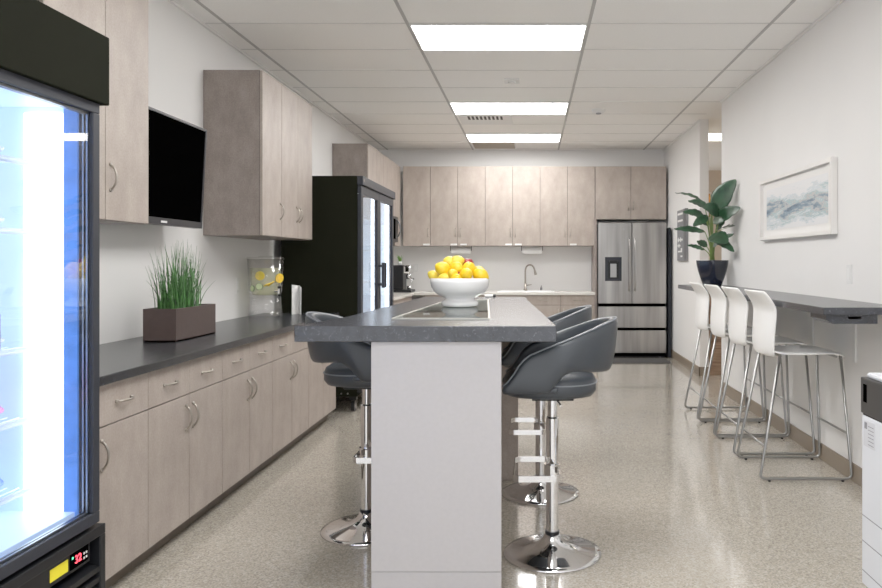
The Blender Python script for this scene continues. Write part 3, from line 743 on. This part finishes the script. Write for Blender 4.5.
def plate(name,c,axis,label,w=.072,h=.115,toggle=True,cat='switch'):
    t=thing(name,c,label,cat); x,y,z=c
    if axis=='x+': MB().box(x,x+.006,y-w/2,y+w/2,z-h/2,z+h/2).build('cover_plate',M['white_metal'],t,bevel=.002); MB().box(x+.006,x+.009,y-.016,y+.016,z-.033,z+.033).build('rocker',M['paper'],t,bevel=.001)
    if axis=='x-': MB().box(x-.006,x,y-w/2,y+w/2,z-h/2,z+h/2).build('cover_plate',M['white_metal'],t,bevel=.002); MB().box(x-.009,x-.006,y-.016,y+.016,z-.033,z+.033).build('rocker',M['paper'],t,bevel=.001)
    if axis=='y-': MB().box(x-w/2,x+w/2,y-.006,y,z-h/2,z+h/2).build('cover_plate',M['white_metal'],t,bevel=.002); MB().box(x-.016,x+.016,y-.009,y-.006,z-.033,z+.033).build('rocker',M['paper'],t,bevel=.001)
plate('light_switch',(XR,4.41,1.215),'x-','white light switch on the right wall below the picture')
plate('wall_outlet',(XL,5.55,1.11),'x+','white outlet left of the drink dispenser',cat='outlet')
plate('wall_outlet',(XL,5.78,1.11),'x+','white outlet just behind the drink dispenser',cat='outlet')
plate('wall_outlet',(-1.65,YB,1.20),'y-','white outlet on the back wall left of the fruit bowl',cat='outlet')

# ------------------------------------------------------------------ refrigerator
t=thing('refrigerator',(1.34,10.2,0),'stainless steel french door refrigerator with two lower drawers','refrigerator')
fx0,fx1,fy=.893,1.800,9.85
MB().box(fx0+.01,fx1-.01,fy+.065,10.56,.04,1.80).build('body',M['dgrey'],t,bevel=.004)
MB().box(fx0+.01,fx1-.01,fy+.02,fy+.065,.03,1.78).build('gasket',M['screen'],t)
MB().box(fx0+.02,fx1-.02,fy+.03,fy+.06,.015,.07).build('toe_grille',M['black_pl'],t)
dl=MB().box(fx0,1.341,fy,fy+.06,.731,1.809).build('door',M['steel'],t,bevel=.006)
d2=MB().box(1.347,fx1,fy,fy+.06,.731,1.809).build('door',M['steel'],t,bevel=.006)
MB().box(fx0,fx1,fy,fy+.06,.407,.690).build('drawer',M['steel'],t,bevel=.006)
MB().box(fx0,fx1,fy,fy+.06,.072,.371).build('drawer',M['steel'],t,bevel=.006)
for x,dd in ((1.305,dl),(1.383,d2)):
    h=MB(); h.tube([(x,fy-.002,.90),(x,fy-.045,.93),(x,fy-.055,1.05),(x,fy-.058,1.25),(x,fy-.055,1.45),(x,fy-.045,1.57),(x,fy-.002,1.60)],.011,10); h.build('handle',M['steel'],dd,smooth=True)
a,b,c,d=.985,1.207,1.03,1.35
s=MB().box(a,b,fy-.004,fy-.0005,c,d).build('dispenser_panel',M['dgrey'],dl,bevel=.002)
MB().box(a+.035,b-.035,fy-.006,fy-.004,c+.03,d-.06).build('dispenser_recess',M['black_pl'],dl)
MB().box(a+.07,b-.07,fy-.012,fy-.006,c+.05,d-.09).build('dispenser_paddle',M['frame_metal'],dl,bevel=.003)
MB().box(a+.06,b-.06,fy-.025,fy-.004,d-.075,d-.045).build('dispenser_spout',M['black_pl'],dl,bevel=.003)
MB().lathe([(0,0),(.012,0),(.012,.002),(0,.002)],(1.235,fy-.003,1.72),16,'y').build('badge',M['frame_metal'],dl)
o=MB().box(.62,1.775,9.34,9.84,.0005,.012).build('floor_mat',M['mat'],bevel=.004); tag(o,'dark rubber mat on the floor in front of the refrigerator','mat')
o=MB().prism_y([(1.835,.002),(1.885,.002),(1.885,1.70),(1.87,1.745),(1.85,1.745),(1.835,1.70)],9.92,10.50).build('dark_panel',M['dgrey'],bevel=.01); tag(o,'dark upright panel standing between refrigerator and right wall','folded table')  # plain dark slab with rounded top filling the narrow strip

# ------------------------------------------------------------------ island
t=thing('island',(-.37,4.0,0),'tall kitchen island with dark stone top and pale grey end panel','island')
top=[(-.913,2.85),(.0986,2.85),(.06,3.48),(.015,4.17),(-.045,5.2),(-.745,5.2),(-.787,4.24),(-.826,3.34)]
zi=1.042
MB().prism(top,zi-.062,zi).build('stone_top',M['stone_bar'],t,bevel=.003)
MB().box(-.62,-.1155,2.87,2.895,.086,zi-.0625).build('end_panel',M['island'],t,bevel=.0015)
MB().box(-.62,-.1155,2.873,2.895,.001,.0835).build('toe_panel',M['island'],t,bevel=.0015)
MB().box(-.60,-.20,2.895,4.98,.001,zi-.0625).build('body',M['lam'],t)
MB().box(-.62,-.075,4.36,4.41,.001,zi-.0625).build('support_panel',M['lam'],t,bevel=.0015)

# glass board inlay on island
t=thing('glass_board',(-.39,3.8,zi),'glass serving board with thin pale border under the fruit bowl','glass board')
cs=[(-.595,3.16),(-.172,3.14),(-.272,4.75),(-.535,4.45)]
MB().prism(cs,zi+.0005,zi+.006).build('glass_sheet',M['glass_board'],t)
e=MB()
for i in range(4):
    a=Vector((*cs[i],0)); b=Vector((*cs[(i+1)%4],0)); dd=(b-a).normalized(); nn=Vector((-dd.y,dd.x,0))*.009
    e.prism([(a.x,a.y),(b.x,b.y),(b.x+nn.x,b.y+nn.y),(a.x+nn.x,a.y+nn.y)],zi+.0008,zi+.0075)
e.build('border',M['quartz'],t)
# bowl
BX,BY,BZ=-.382,3.98,zi+.0078
t=thing('fruit_bowl',(BX,BY,BZ),'white footed ceramic bowl on the island','bowl')
MB().lathe([(0,.002),(.088,0),(.097,.004),(.099,.020),(.094,.028),(.082,.034),(.076,.042),(.088,.050),(.116,.062),(.140,.080),(.153,.104),(.158,.130),(.158,.150),(.153,.152),(.152,.130),(.146,.106),(.130,.084),(.10,.070),(0,.060)],(BX,BY,BZ),48).build('bowl_body',M['ceramic'],t,smooth=True)
# fruit: x px offset from bowl axis, height, etc
k=BY/740
fr=[ # px, py, r px, depth offset, kind, label
 (443,269,6.6,-.05,'lemon','largest bright lemon at the left front of the pile'),
 (433.5,275.5,4.6,0.0,'lemon2','pale lemon at the far left edge of the bowl'),
 (444,279,5.4,-.075,'lemon2','lemon low at the front left, just over the rim'),
 (450,262,5.3,.02,'lemon2','pale lemon at the top left of the pile'),
 (457,261.5,5.6,.015,'lemon2','topmost lemon of the pile'),
 (456.5,268,5.8,-.035,'lemon','lemon just under the topmost one'),
 (453,274.5,4.9,-.085,'lemon','small lemon at the front middle of the pile'),
 (469,268.5,6.2,-.02,'lemon','bright lemon at the upper right of the pile'),
 (466,274.5,6.0,-.09,'lemon','lemon at the front right of the middle'),
 (480.5,275,6.4,-.03,'lemon','lemon at the far right edge of the bowl'),
 (479,271.5,5.2,.05,'lemon2','pale lemon behind the far right lemon'),
 (456,279.5,5.0,-.10,'lemon','lemon at the front rim centre'),
 (467.5,264.5,5.6,.045,'apple','red apple peeking out at the top right of the pile'),
 (460,276.5,5.0,-.045,'apple','dark red apple between the front lemons'),
 (447,276,6,.06,'lemon','lemon buried at the back left of the pile'),
 (463,275,6.5,.06,'lemon2','lemon buried at the back middle of the pile')]
for px,py,r,dy,kd,lab in fr:
    Y=BY+dy; x=(px-531)*Y/740; z=1.29-(py-261.5)*Y/740; R=r*1.13*Y/740
    rot=Matrix.Rotation(random.uniform(0,PI),3,'Z')@Matrix.Rotation(random.uniform(-.6,.6),3,'Y')
    if kd=='apple':
        e=thing('apple',(x,y if False else Y,z),lab,'apple','apples in the bowl')
        MB().lathe([(0,-.8*R),(.3*R,-.92*R),(.7*R,-.75*R),(.98*R,-.1*R),(.98*R,.35*R),(.72*R,.8*R),(.35*R,.93*R),(.1*R,.82*R),(0,.72*R)],(x,Y,z),20).build('apple_body',M['apple'],e,smooth=True)
        MB().tube([(x,Y,z+.7*R),(x+.003,Y,z+1.05*R)],.0015,6).build('stem',M['stem'],e)
    else:
        o=MB().ellipsoid((x,Y,z),R*1.12,R*.97,R*.97,rot,18,12,.12).build('lemon',M[kd],smooth=True); tag(o,lab,'lemon','lemons in the bowl')
# marker pen at the far end of the island
t=thing('marker_pen',(-.29,5.1,zi),'white marker pen with black cap at the far end of the island','pen')
MB().cyl((-.32,5.12,zi+.0095),.009,.055,12,'x').build('barrel',M['white_pl'],t,smooth=False); MB().cyl((-.264,5.12,zi+.0105),.010,.02,12,'x').build('cap',M['black_pl'],t)

# ------------------------------------------------------------------ grey swivel bar stools (local, back towards +x)
def interp(tab,x):
    if x<=tab[0][0]: return tab[0][1]
    for (a,b),(c,d) in zip(tab,tab[1:]):
        if x<=c: return b+(d-b)*(x-a)/(c-a)
    return tab[-1][1]
ZTP=[(-.215,.775),(-.18,.80),(-.15,.855),(-.11,.900),(-.03,.934),(.10,.985),(.20,1.028),(.27,1.052)]
ZBT=[(-.215,.738),(-.02,.742),(.0,.765),(.02,.80),(.05,.825),(.09,.832),(.27,.81)]
def bar_stool(label):
    t=thing('bar_stool',(0,0,0),label,'bar stool','grey swivel stools at the island')
    # plan path
    path=[]
    for i in range(9): path.append((-.215+.215*i/9,-.225, 0))
    for i in range(25):
        a=-PI/2+PI*i/24; path.append((.25*math.cos(a),.225*math.sin(a),1))
    for i in range(8,-1,-1): path.append((-.215+.215*i/9,.225,0))
    P=[]; n=len(path)
    for i,(x,y,_) in enumerate(path):
        a=path[max(0,i-1)]; b=path[min(n-1,i+1)]
        tx,ty=b[0]-a[0],b[1]-a[1]; l=math.hypot(tx,ty); nx,ny=ty/l,-tx/l    # outward
        zt=interp(ZTP,x); zb=interp(ZBT,x); H=zt-zb
        fl=.042*max(0,(x+.05)/.3)**.8 if x>-.05 else 0
        th=.042 if x>-.18 else .030
        inset = .0
        def q(off,z):
            u=(z-.74)/.31
            return (x+nx*(off+fl*u), y+ny*(off+fl*u*.6), z)
        r=.014
        P.append([q(.0,zb+.012),q(.006,zb+H*.3),q(.006,zb+H*.7),q(.0,zt-r),q(-.008,zt-.003),q(-th/2,zt),q(-th+.008,zt-.004),q(-th,zt-r),q(-th+.004,zb+H*.6),q(-th+.002,zb+H*.25),q(-th,zb+.012),q(-th*.75,zb),q(-th*.25,zb)])
    m=MB(); V=m.grid(P,False,True); m.bm.faces.new(V[0][::-1]); m.bm.faces.new(V[-1])
    bk=m.build('backrest',M['leather'],t,smooth=True,subsurf=1)
    # piping along the upper edge, its pale colour painting the rim highlight
    m=MB(); m.tube([ (p[4][0],p[4][1],p[4][2]+.001) for p in P],.0035,6); m.build('piping',M['leather_seam'],bk,smooth=True)
    # cushion
    def sup(a,rx,ry,e=2.6):
        c,s_=math.cos(a),math.sin(a); return (rx*abs(c)**(2/e)*(1 if c>0 else -1), ry*abs(s_)**(2/e)*(1 if s_>0 else -1))
    prof=[(.0,.706),(.75,.706),(.93,.713),(1.0,.733),(1.0,.765),(.96,.79),(.85,.803),(.5,.81),(0,.812)]
    m=MB(); rows=[]
    for f,z in prof:
        if f==0: f=.001
        row=[]
        for i in range(40):
            x,y=sup(2*PI*i/40,.205*f,.186*f); row.append((x-.012,y,z))
        rows.append(row)
    V=m.grid(rows,False,True); m.bm.faces.new(V[0][::-1]); m.bm.faces.new(V[-1])
    st=m.build('seat',M['leather'],t,smooth=True)
    m=MB(); m.tube([(*(lambda p:(p[0]-.012,p[1]))(sup(2*PI*i/40,.2065,.1875)),.768) for i in range(40)],.003,6,True); m.build('seat_seam',M['leather_seam'],st,smooth=True)
    # shell base linking the arms under the cushion
    m=MB().box(-.205,.02,-.205,.205,.742,.766); m.build('seat_pan',M['leather'],t,bevel=.01)
    MB().box(-.09,.09,-.09,.09,.690,.7058).build('mounting_plate',M['black_pl'],t,bevel=.003)
    MB().cyl((0,0,.606),.0205,.0838,24).build('gas_lift',M['chrome'],t,smooth=False)
    m=MB().lathe([(0,.045),(.0275,.045),(.0275,.60),(.0235,.605),(0,.605)],(0,0,0),28); m.build('column',M['chrome'],t,smooth=False)
    MB().lathe([(.0276,.089),(.032,.089),(.032,.103),(.0276,.103)],(0,0,0),24,closed=True).build('collar',M['black_pl'],t)
    MB().lathe([(0,.001),(.214,.001),(.2165,.005),(.214,.010),(.19,.015),(.13,.025),(.08,.040),(.05,.060),(.038,.078),(.034,.088),(0,.088)],(0,0,0),64).build('base',M['chrome'],t,smooth=True)
    # flat-bar footrest loop towards the front
    m=MB(); fp=[(.028,-.03),(.028,-.14),(.012,-.158),(-.145,-.158),(-.168,-.140),(-.168,.140),(-.145,.158),(.012,.158),(.028,.14),(.028,.03)]
    pts=[(x,y,.375) for x,y in fp]
    rows=[]
    for (x,y,z) in pts: rows.append([(x,y,z-.013),(x,y,z+.013)])
    m.grid(rows); fr_=m.build('footrest',M['chrome'],t,solid=.006)
    MB().lathe([(.0287,.352),(.036,.352),(.036,.398),(.0287,.398)],(0,0,0),24,closed=True).build('footrest_clamp',M['chrome'],t,smooth=False)
    MB().tube([(0,0,.694),(.02,-.09,.692),(.03,-.19,.688)],.005,8).build('height_lever',M['chrome'],t)
    return t
s0=bar_stool('slate grey bar stool nearest the camera on the right of the island')
s0.location=(.094,3.27,0)
s1=copy_tree(s0); s1.location=(.052,4.12,0); s1['label']='slate grey bar stool behind the nearest one, right side of the island'
s2=copy_tree(s0); s2.location=(-.79,3.56,0); s2.rotation_euler=(0,0,PI); s2['label']='slate grey bar stool tucked on the left side of the island'

# ------------------------------------------------------------------ bar counter on right wall
t=thing('wall_bar_counter',(1.68,5.6,1.02),'long grey stone bar counter fixed along the right wall','counter')
MB().box(1.464,XR-.002,3.70,WE0-.005,1.022,1.06).build('bar_top',M['stone_bar'],t,bevel=.003)
MB().prism_y([(1.49,1.0215),(1.75,1.0215),(1.75,.975),(1.525,.975),(1.49,.995)],3.735,3.95).build('cable_box',M['stone_bar'],t,bevel=.002)
MB().box(1.60,1.665,3.731,3.736,.999,1.012).build('cable_slot',M['screen'],t)
for y in (4.33,4.98,5.9,6.8):
    m=MB().box(XR-.012,XR-.0005,y-.018,y+.018,.70,1.0215).box(1.62,XR-.03,y-.018,y+.018,.995,1.0215)
    if False: m.hexa([(1.70,y-.003,.995),(1.71,y+.003,.995),(XR-.03,y+.003,.76),(XR-.03,y-.003,.75),(1.73,y-.003,.995),(1.73,y+.003,.995),(XR-.03,y+.003,.79),(XR-.03,y-.003,.79)])
    m.build('bracket',M['white_metal'],t,bevel=.002)

# ------------------------------------------------------------------ white sled bar stools
def white_stool(label):
    t=thing('white_bar_stool',(0,0,0),label,'bar stool','white stools at the wall bar')
    # seat facing +x
    m=MB(); P=[]
    prof=[(-.185,.772),(-.165,.757),(-.12,.748),(-.04,.744),(.06,.747),(.15,.751),(.21,.747),(.240,.735),(.250,.718)]
    for i,(x,z) in enumerate(prof):
        row=[]; hw=.205 if i>0 else .19
        if i==len(prof)-1: hw=.185
        if i==len(prof)-2: hw=.198
        for j in range(13):
            v=j/12*2-1; row.append((x,hw*v,z-.010*(1-v*v)*math.sin(PI*min(1,i/7)) - (.006 if abs(v)>.95 else 0)))
        P.append(row)
    m.grid(P); m.build('seat',M['white_pl'],t,smooth=True,solid=.014,subsurf=1)
    # back shell
    m=MB(); P=[]
    bp=[(.722,-.158,.160),(.732,-.168,.188),(.752,-.174,.203),(.80,-.176,.210),(.88,-.172,.213),(.95,-.166,.216),(1.00,-.163,.222),(1.04,-.180,.222),(1.08,-.208,.218),(1.105,-.226,.210),(1.114,-.233,.19)]
    for z,x,hw in bp:
        row=[]
        for j in range(15):
            v=j/14*2-1; row.append((x-.034*(1-abs(v)**2.2),hw*v,z-(.0 if z<1.1 else .0)))
        P.append(row)
    m.grid(P); m.build('backrest',M['white_pl'],t,smooth=True,solid=.013,subsurf=1)
    def rounded(pts,r,k=5):
        out=[Vector(pts[0])]
        for a,b,c in zip(pts,pts[1:],pts[2:]):
            a,b,c=Vector(a),Vector(b),Vector(c); u=(a-b).normalized()*r; w=(c-b).normalized()*r
            for i in range(k+1):
                s_=i/k; out.append((b+u)*(1-s_)**2+b*2*s_*(1-s_)+(b+w)*s_**2)
        out.append(Vector(pts[-1])); return out
    for sg in (-1,1):
        m=MB(); m.tube(rounded([(-.135,sg*.185,.738),(-.272,sg*.242,.016),(.268,sg*.242,.016),(.225,sg*.185,.733)],.035),.0085,10)
        m.build('sled_leg',M['frame_metal'],t,smooth=True)
        for xx in (-.215,.215):
            MB().cyl((xx,sg*.238,0),.009,.010,10).build('rubber_foot',M['black_pl'],t)
    m=MB(); m.tube([(.246,-.219,.28),(.246,.219,.28)],.007,8); m.build('footrest',M['frame_metal'],t,smooth=True)
    m=MB(); m.tube([(-.234,-.225,.20),(-.234,.225,.20)],.006,8); m.build('rear_rail',M['frame_metal'],t,smooth=True)
    m=MB(); m.tube([(-.13,-.183,.727),(-.13,.183,.727)],.007,8).tube([(.20,-.183,.724),(.20,.183,.724)],.007,8).box(-.13,.20,-.13,-.11,.728,.736).box(-.13,.20,.11,.13,.728,.736); m.build('seat_support',M['frame_metal'],t,smooth=False)
    return t
w0=white_stool('white plastic bar stool nearest the copier, whole seat showing')
w0.location=(1.614,4.58,0)
for i,(y,l) in enumerate(((5.145,'white plastic bar stool second from the copier end'),(5.68,'white plastic bar stool third from the copier, next to the farthest'),(6.22,'white plastic bar stool farthest along, by the potted plant'))):
    c=copy_tree(w0); c.location=(1.612,y,0); c['label']=l

# ------------------------------------------------------------------ potted plant
PX,PY,PZ=1.735,7.08,1.0605
t=thing('potted_plant',(PX,PY,PZ),'large leafy green plant in a navy pot on the wall bar','plant')
m=MB(); rows=[]
for r,z in ((.075,0),(.082,.004),(.105,.07),(.125,.14),(.138,.20),(.142,.235),(.140,.242),(.128,.242),(.122,.21)):
    row=[]
    for i in range(32):
        a=2*PI*i/32; c,s_=math.cos(a),math.sin(a); e=5
        rr=(abs(c)**e+abs(s_)**e)**(-1/e); a2=a+.62
        row.append((PX+r*.87*rr*math.cos(a2),PY+r*.87*rr*math.sin(a2),PZ+z))
    rows.append(row)
V=m.grid(rows,False,True); m.bm.faces.new(V[0][::-1]); m.build('pot',M['navy'],t,smooth=True)
MB().cyl((PX,PY,PZ+.19),.105,.018,24).build('soil',M['soil'],t)
def px3(px,py,Y): return Vector(((px-531)*Y/740,Y,1.29-(py-261.5)*Y/740))
def leaf(base,tip,w,up=.02,side=(0,0,1),cup=.15,fold=0):
    """blade from base to tip, half width w, normal near side vector"""
    m=MB(); base=Vector(base); tip=Vector(tip); d=tip-base; L_=d.length; dn=d.normalized()
    nrm=Vector(side); nrm=(nrm-dn*nrm.dot(dn)).normalized(); b=dn.cross(nrm); n=14; P=[]
    for i in range(n+1):
        u=i/n; ww=w*(math.sin(PI*min(1,u*.96+.02))**.75)*(1.12-.30*u)+.0005
        c=base+d*u+nrm*(up*math.sin(PI*u))
        row=[]
        for j in range(9):
            v=j/8*2-1; ww*=1
            row.append(c+b*(ww*v)+nrm*(cup*ww*(abs(v)**1.3)+.004*math.sin(u*26)*abs(v)))
        P.append(row)
    m.grid(P)
    return m,base
SB=Vector((PX,PY,PZ+.205))
cam=Vector((0,0,1.29))
leaves=[ # base px, tip px, depth offsets (base,tip), half width, normal
 ((711,214),(740,180),(-.02,-.34),.090,(-.45,-.8,.35),.01),
 ((713,222),(743,208),(-.05,-.48),.058,(.1,-.95,.25),.02),
 ((704,203),(675,193),(-.02,.10),.026,(.1,-.5,.9),.03),
 ((709,210),(688,201),(-.1,-.05),.040,(.2,-.7,.6),.03),
 ((706,219),(683,212),(-.1,-.1),.044,(.1,-.7,.7),.03),
 ((720,214),(703,206),(-.15,-.25),.055,(.0,-.9,.35),.02),
 ((705,232),(674,229),(0,.0),.030,(.1,-.8,.6),.02),
 ((710,236),(728,243),(-.15,-.30),.072,(.2,-.9,.35),.02),
 ((713,247),(734,234),(-.1,-.30),.034,(.1,-.8,.6),.02),
 ((705,250),(687,245),(0,.0),.020,(.1,-.8,.6),.01),
 ((707,247),(697,241),(.05,.1),.034,(.2,-.9,.5),.01),
 ((716,228),(725,222),(-.05,-.15),.040,(.0,-.9,.5),.01),
 ((708,226),(699,216),(.08,.16),.035,(.1,-.8,.5),.01),
 ((714,240),(734,252),(-.1,-.38),.040,(.1,-.9,.35),.02),
 ((708,216),(693,226),(-.12,-.2),.036,(.1,-.9,.4),.02),
 ((716,232),(735,226),(.0,-.34),.036,(.1,-.9,.4),.02),
 ((712,206),(718,188),(.05,.1),.040,(.3,-.9,.2),.01)]
for bp_,tp_,(b0,t0_),w,nv,up in leaves:
    base=px3(*bp_,PY+b0); tip=px3(*tp_,PY+t0_)
    for p in (base,tip):
        if p.x>XR-.03: p.x=XR-.03
    m,_=leaf(base,tip,w*1.3,up,nv,.10)
    for v in m.bm.verts:
        if v.co.x>XR-.006: v.co.x=XR-.006
    lf=m.build('leaf',M['leaf'],t,smooth=True,solid=.0016)
    mid=(SB+base)/2+Vector((( base.x-SB.x)*-.25,0,.03))
    cur=[]
    s0_=SB+Vector((random.uniform(-.025,.025),random.uniform(-.025,.025),-.005))
    for i in range(9):
        u=i/8; cur.append(s0_*(1-u)**2+mid*2*u*(1-u)+base*u*u)
    for i in range(1,8): cur.append(base+(tip-base)*(i/8)+Vector(nv).normalized()*(-.0015+up*math.sin(PI*i/8)))
    rr=[.0065-.0025*i/8 for i in range(9)]+[.0028-.0003*i for i in range(7)]
    MB().tube(cur,rr,7).build('leaf_stem',M['petiole'],lf,smooth=True)

# ------------------------------------------------------------------ picture
t=thing('framed_picture',(XR-.02,5.27,1.46),'framed blue grey abstract landscape on the right wall','picture')
y0,y1,z0,z1=4.585,6.03,1.46,1.94; w=.028; xa,xb=XR-.042,XR-.001
f=MB(); f.box(xa,xb,y0,y1,z1-w,z1).box(xa,xb,y0,y1,z0,z0+w).box(xa,xb,y0,y0+w,z0+w,z1-w).box(xa,xb,y1-w,y1,z0+w,z1-w)
f.build('frame',M['frame'],t,bevel=.002)
MB().box(XR-.014,XR-.002,y0+w,y1-w,z0+w,z1-w).build('mat_board',M['mat_board'],t)
ar=MB().box(-.001,.001,-.61,.61,-.165,.155)
me_o=ar.build('artwork',M['art'],t); 
me_o.location=Vector((XR-.0155,5.305,1.70))-t.location
for v in me_o.data.vertices: v.co+=t.location

# sign on far wall piece
t=thing('wall_sign',(XR-.02,9.17,1.30),'tall narrow grey wall sign with pale marks beside the refrigerator','sign')
MB().box(XR-.03,XR-.001,8.93,9.47,1.30,1.935).build('sign_board',M['plaque'],t,bevel=.003)
MB().box(XR-.034,XR-.03,8.93,9.05,1.30,1.935).build('sign_edge_band',M['plaque2'],t,bevel=.001)
s=MB(); xs0,xs1=XR-.034,XR-.030
for z in (1.885,1.80,1.715): s.box(xs0,xs1,9.12,9.42,z-.012,z+.012)
s.box(xs0,xs1,9.12,9.42,1.55,1.572).box(xs0,xs1,9.36,9.40,1.535,1.59).box(xs0,xs1,9.22,9.26,1.535,1.59)
s.box(xs0,xs1,9.26,9.42,1.478,1.50).box(xs0,xs1,9.32,9.36,1.465,1.515)
s.box(xs0,xs1,9.16,9.40,1.405,1.425).box(xs0,xs1,9.16,9.22,1.425,1.455)
s.box(xs0,xs1,9.14,9.24,1.345,1.365)
s.build('pale_marks',M['paper'],t)

# corridor: wood half wall, orange picture
o=MB().box(2.003,3.2,8.42,8.55,0,1.08).build('wood_clad_half_wall',M['wood']); tag(o,'wood clad half wall seen through the opening behind the stools','half wall')
t=thing('corridor_picture',(2.86,12.98,2.1),'small orange picture far off in the corridor','picture')
MB().box(2.86,3.16,12.96,12.999,2.05,2.50).build('frame',M['frame'],t,bevel=.002); MB().box(2.88,3.14,12.955,12.96,2.07,2.48).build('artwork',M['orange'],t)

# ------------------------------------------------------------------ copier bottom right
t=thing('copier',(1.58,2.6,0),'white and charcoal copier at the lower right edge','copier')
x0,x1,ya,yb=1.298,1.86,2.29,2.905
MB().box(x0,x1,ya,yb,.03,.690).build('body',M['printer'],t,bevel=.006)
MB().box(x0-.004,x1,ya-.002,yb+.002,.698,.838).build('scanner_section',M['printer_dk'],t,bevel=.004)
MB().box(x0+.004,x1-.004,ya+.004,yb-.004,.690,.698).build('seam',M['gap'],t)
MB().box(x0+.01,x1-.02,ya+.02,yb-.02,.838,.858).build('top_lid',M['printer'],t,bevel=.008)
MB().box(x0-.006,x0-.004,2.850,2.880,.745,.815).build('side_grip',M['screen'],t,bevel=.001)
lb=MB().box(x0-.0015,x0,2.79,2.885,.575,.675).build('paper_label',simple('label_stock',(.60,.61,.64),.6),t)
s=MB(); s.box(x0-.0022,x0-.0015,2.855,2.876,.643,.668)
for kx in range(6): s.box(x0-.0022,x0-.0015,2.80,2.845,.585+kx*.014,.5875+kx*.014)
s.build('label_print',M['ink'],lb)
s=MB()
for z in (.30,.20,.085): s.box(x0-.0006,x0+.002,ya+.006,yb-.006,z-.002,z+.002)
s.build('panel_seams',M['ink'],t)
s=MB()
for x in (x0+.06,x1-.06):
    for y in (ya+.06,yb-.06): s.cyl((x,y,0),.02,.03,12)
s.build('feet',M['black_pl'],t)

# ------------------------------------------------------------------ light, world, camera
w=bpy.data.worlds.new('World'); scene.world=w; w.use_nodes=True
bg=w.node_tree.nodes['Background']; bg.inputs['Color'].default_value=(.95,.97,1,1); bg.inputs['Strength'].default_value=1.35
cd=bpy.data.cameras.new('Camera'); cam=bpy.data.objects.new('Camera',cd); C.objects.link(cam)
cam.location=(0,0,1.29); cam.rotation_euler=(PI/2,0,0)
cd.sensor_width=36; cd.lens=740/882*36; cd.shift_x=-(531-441)/882; cd.shift_y=-(294-261.5)/882
cd.clip_start=.05
scene.camera=cam
scene.view_settings.view_transform='Standard'
scene.view_settings.look='None'
scene.view_settings.exposure=.36
scene.view_settings.gamma=1.23
scene.cycles.max_bounces=14; scene.cycles.diffuse_bounces=8; scene.cycles.transparent_max_bounces=24
scene.cycles.use_denoising=True
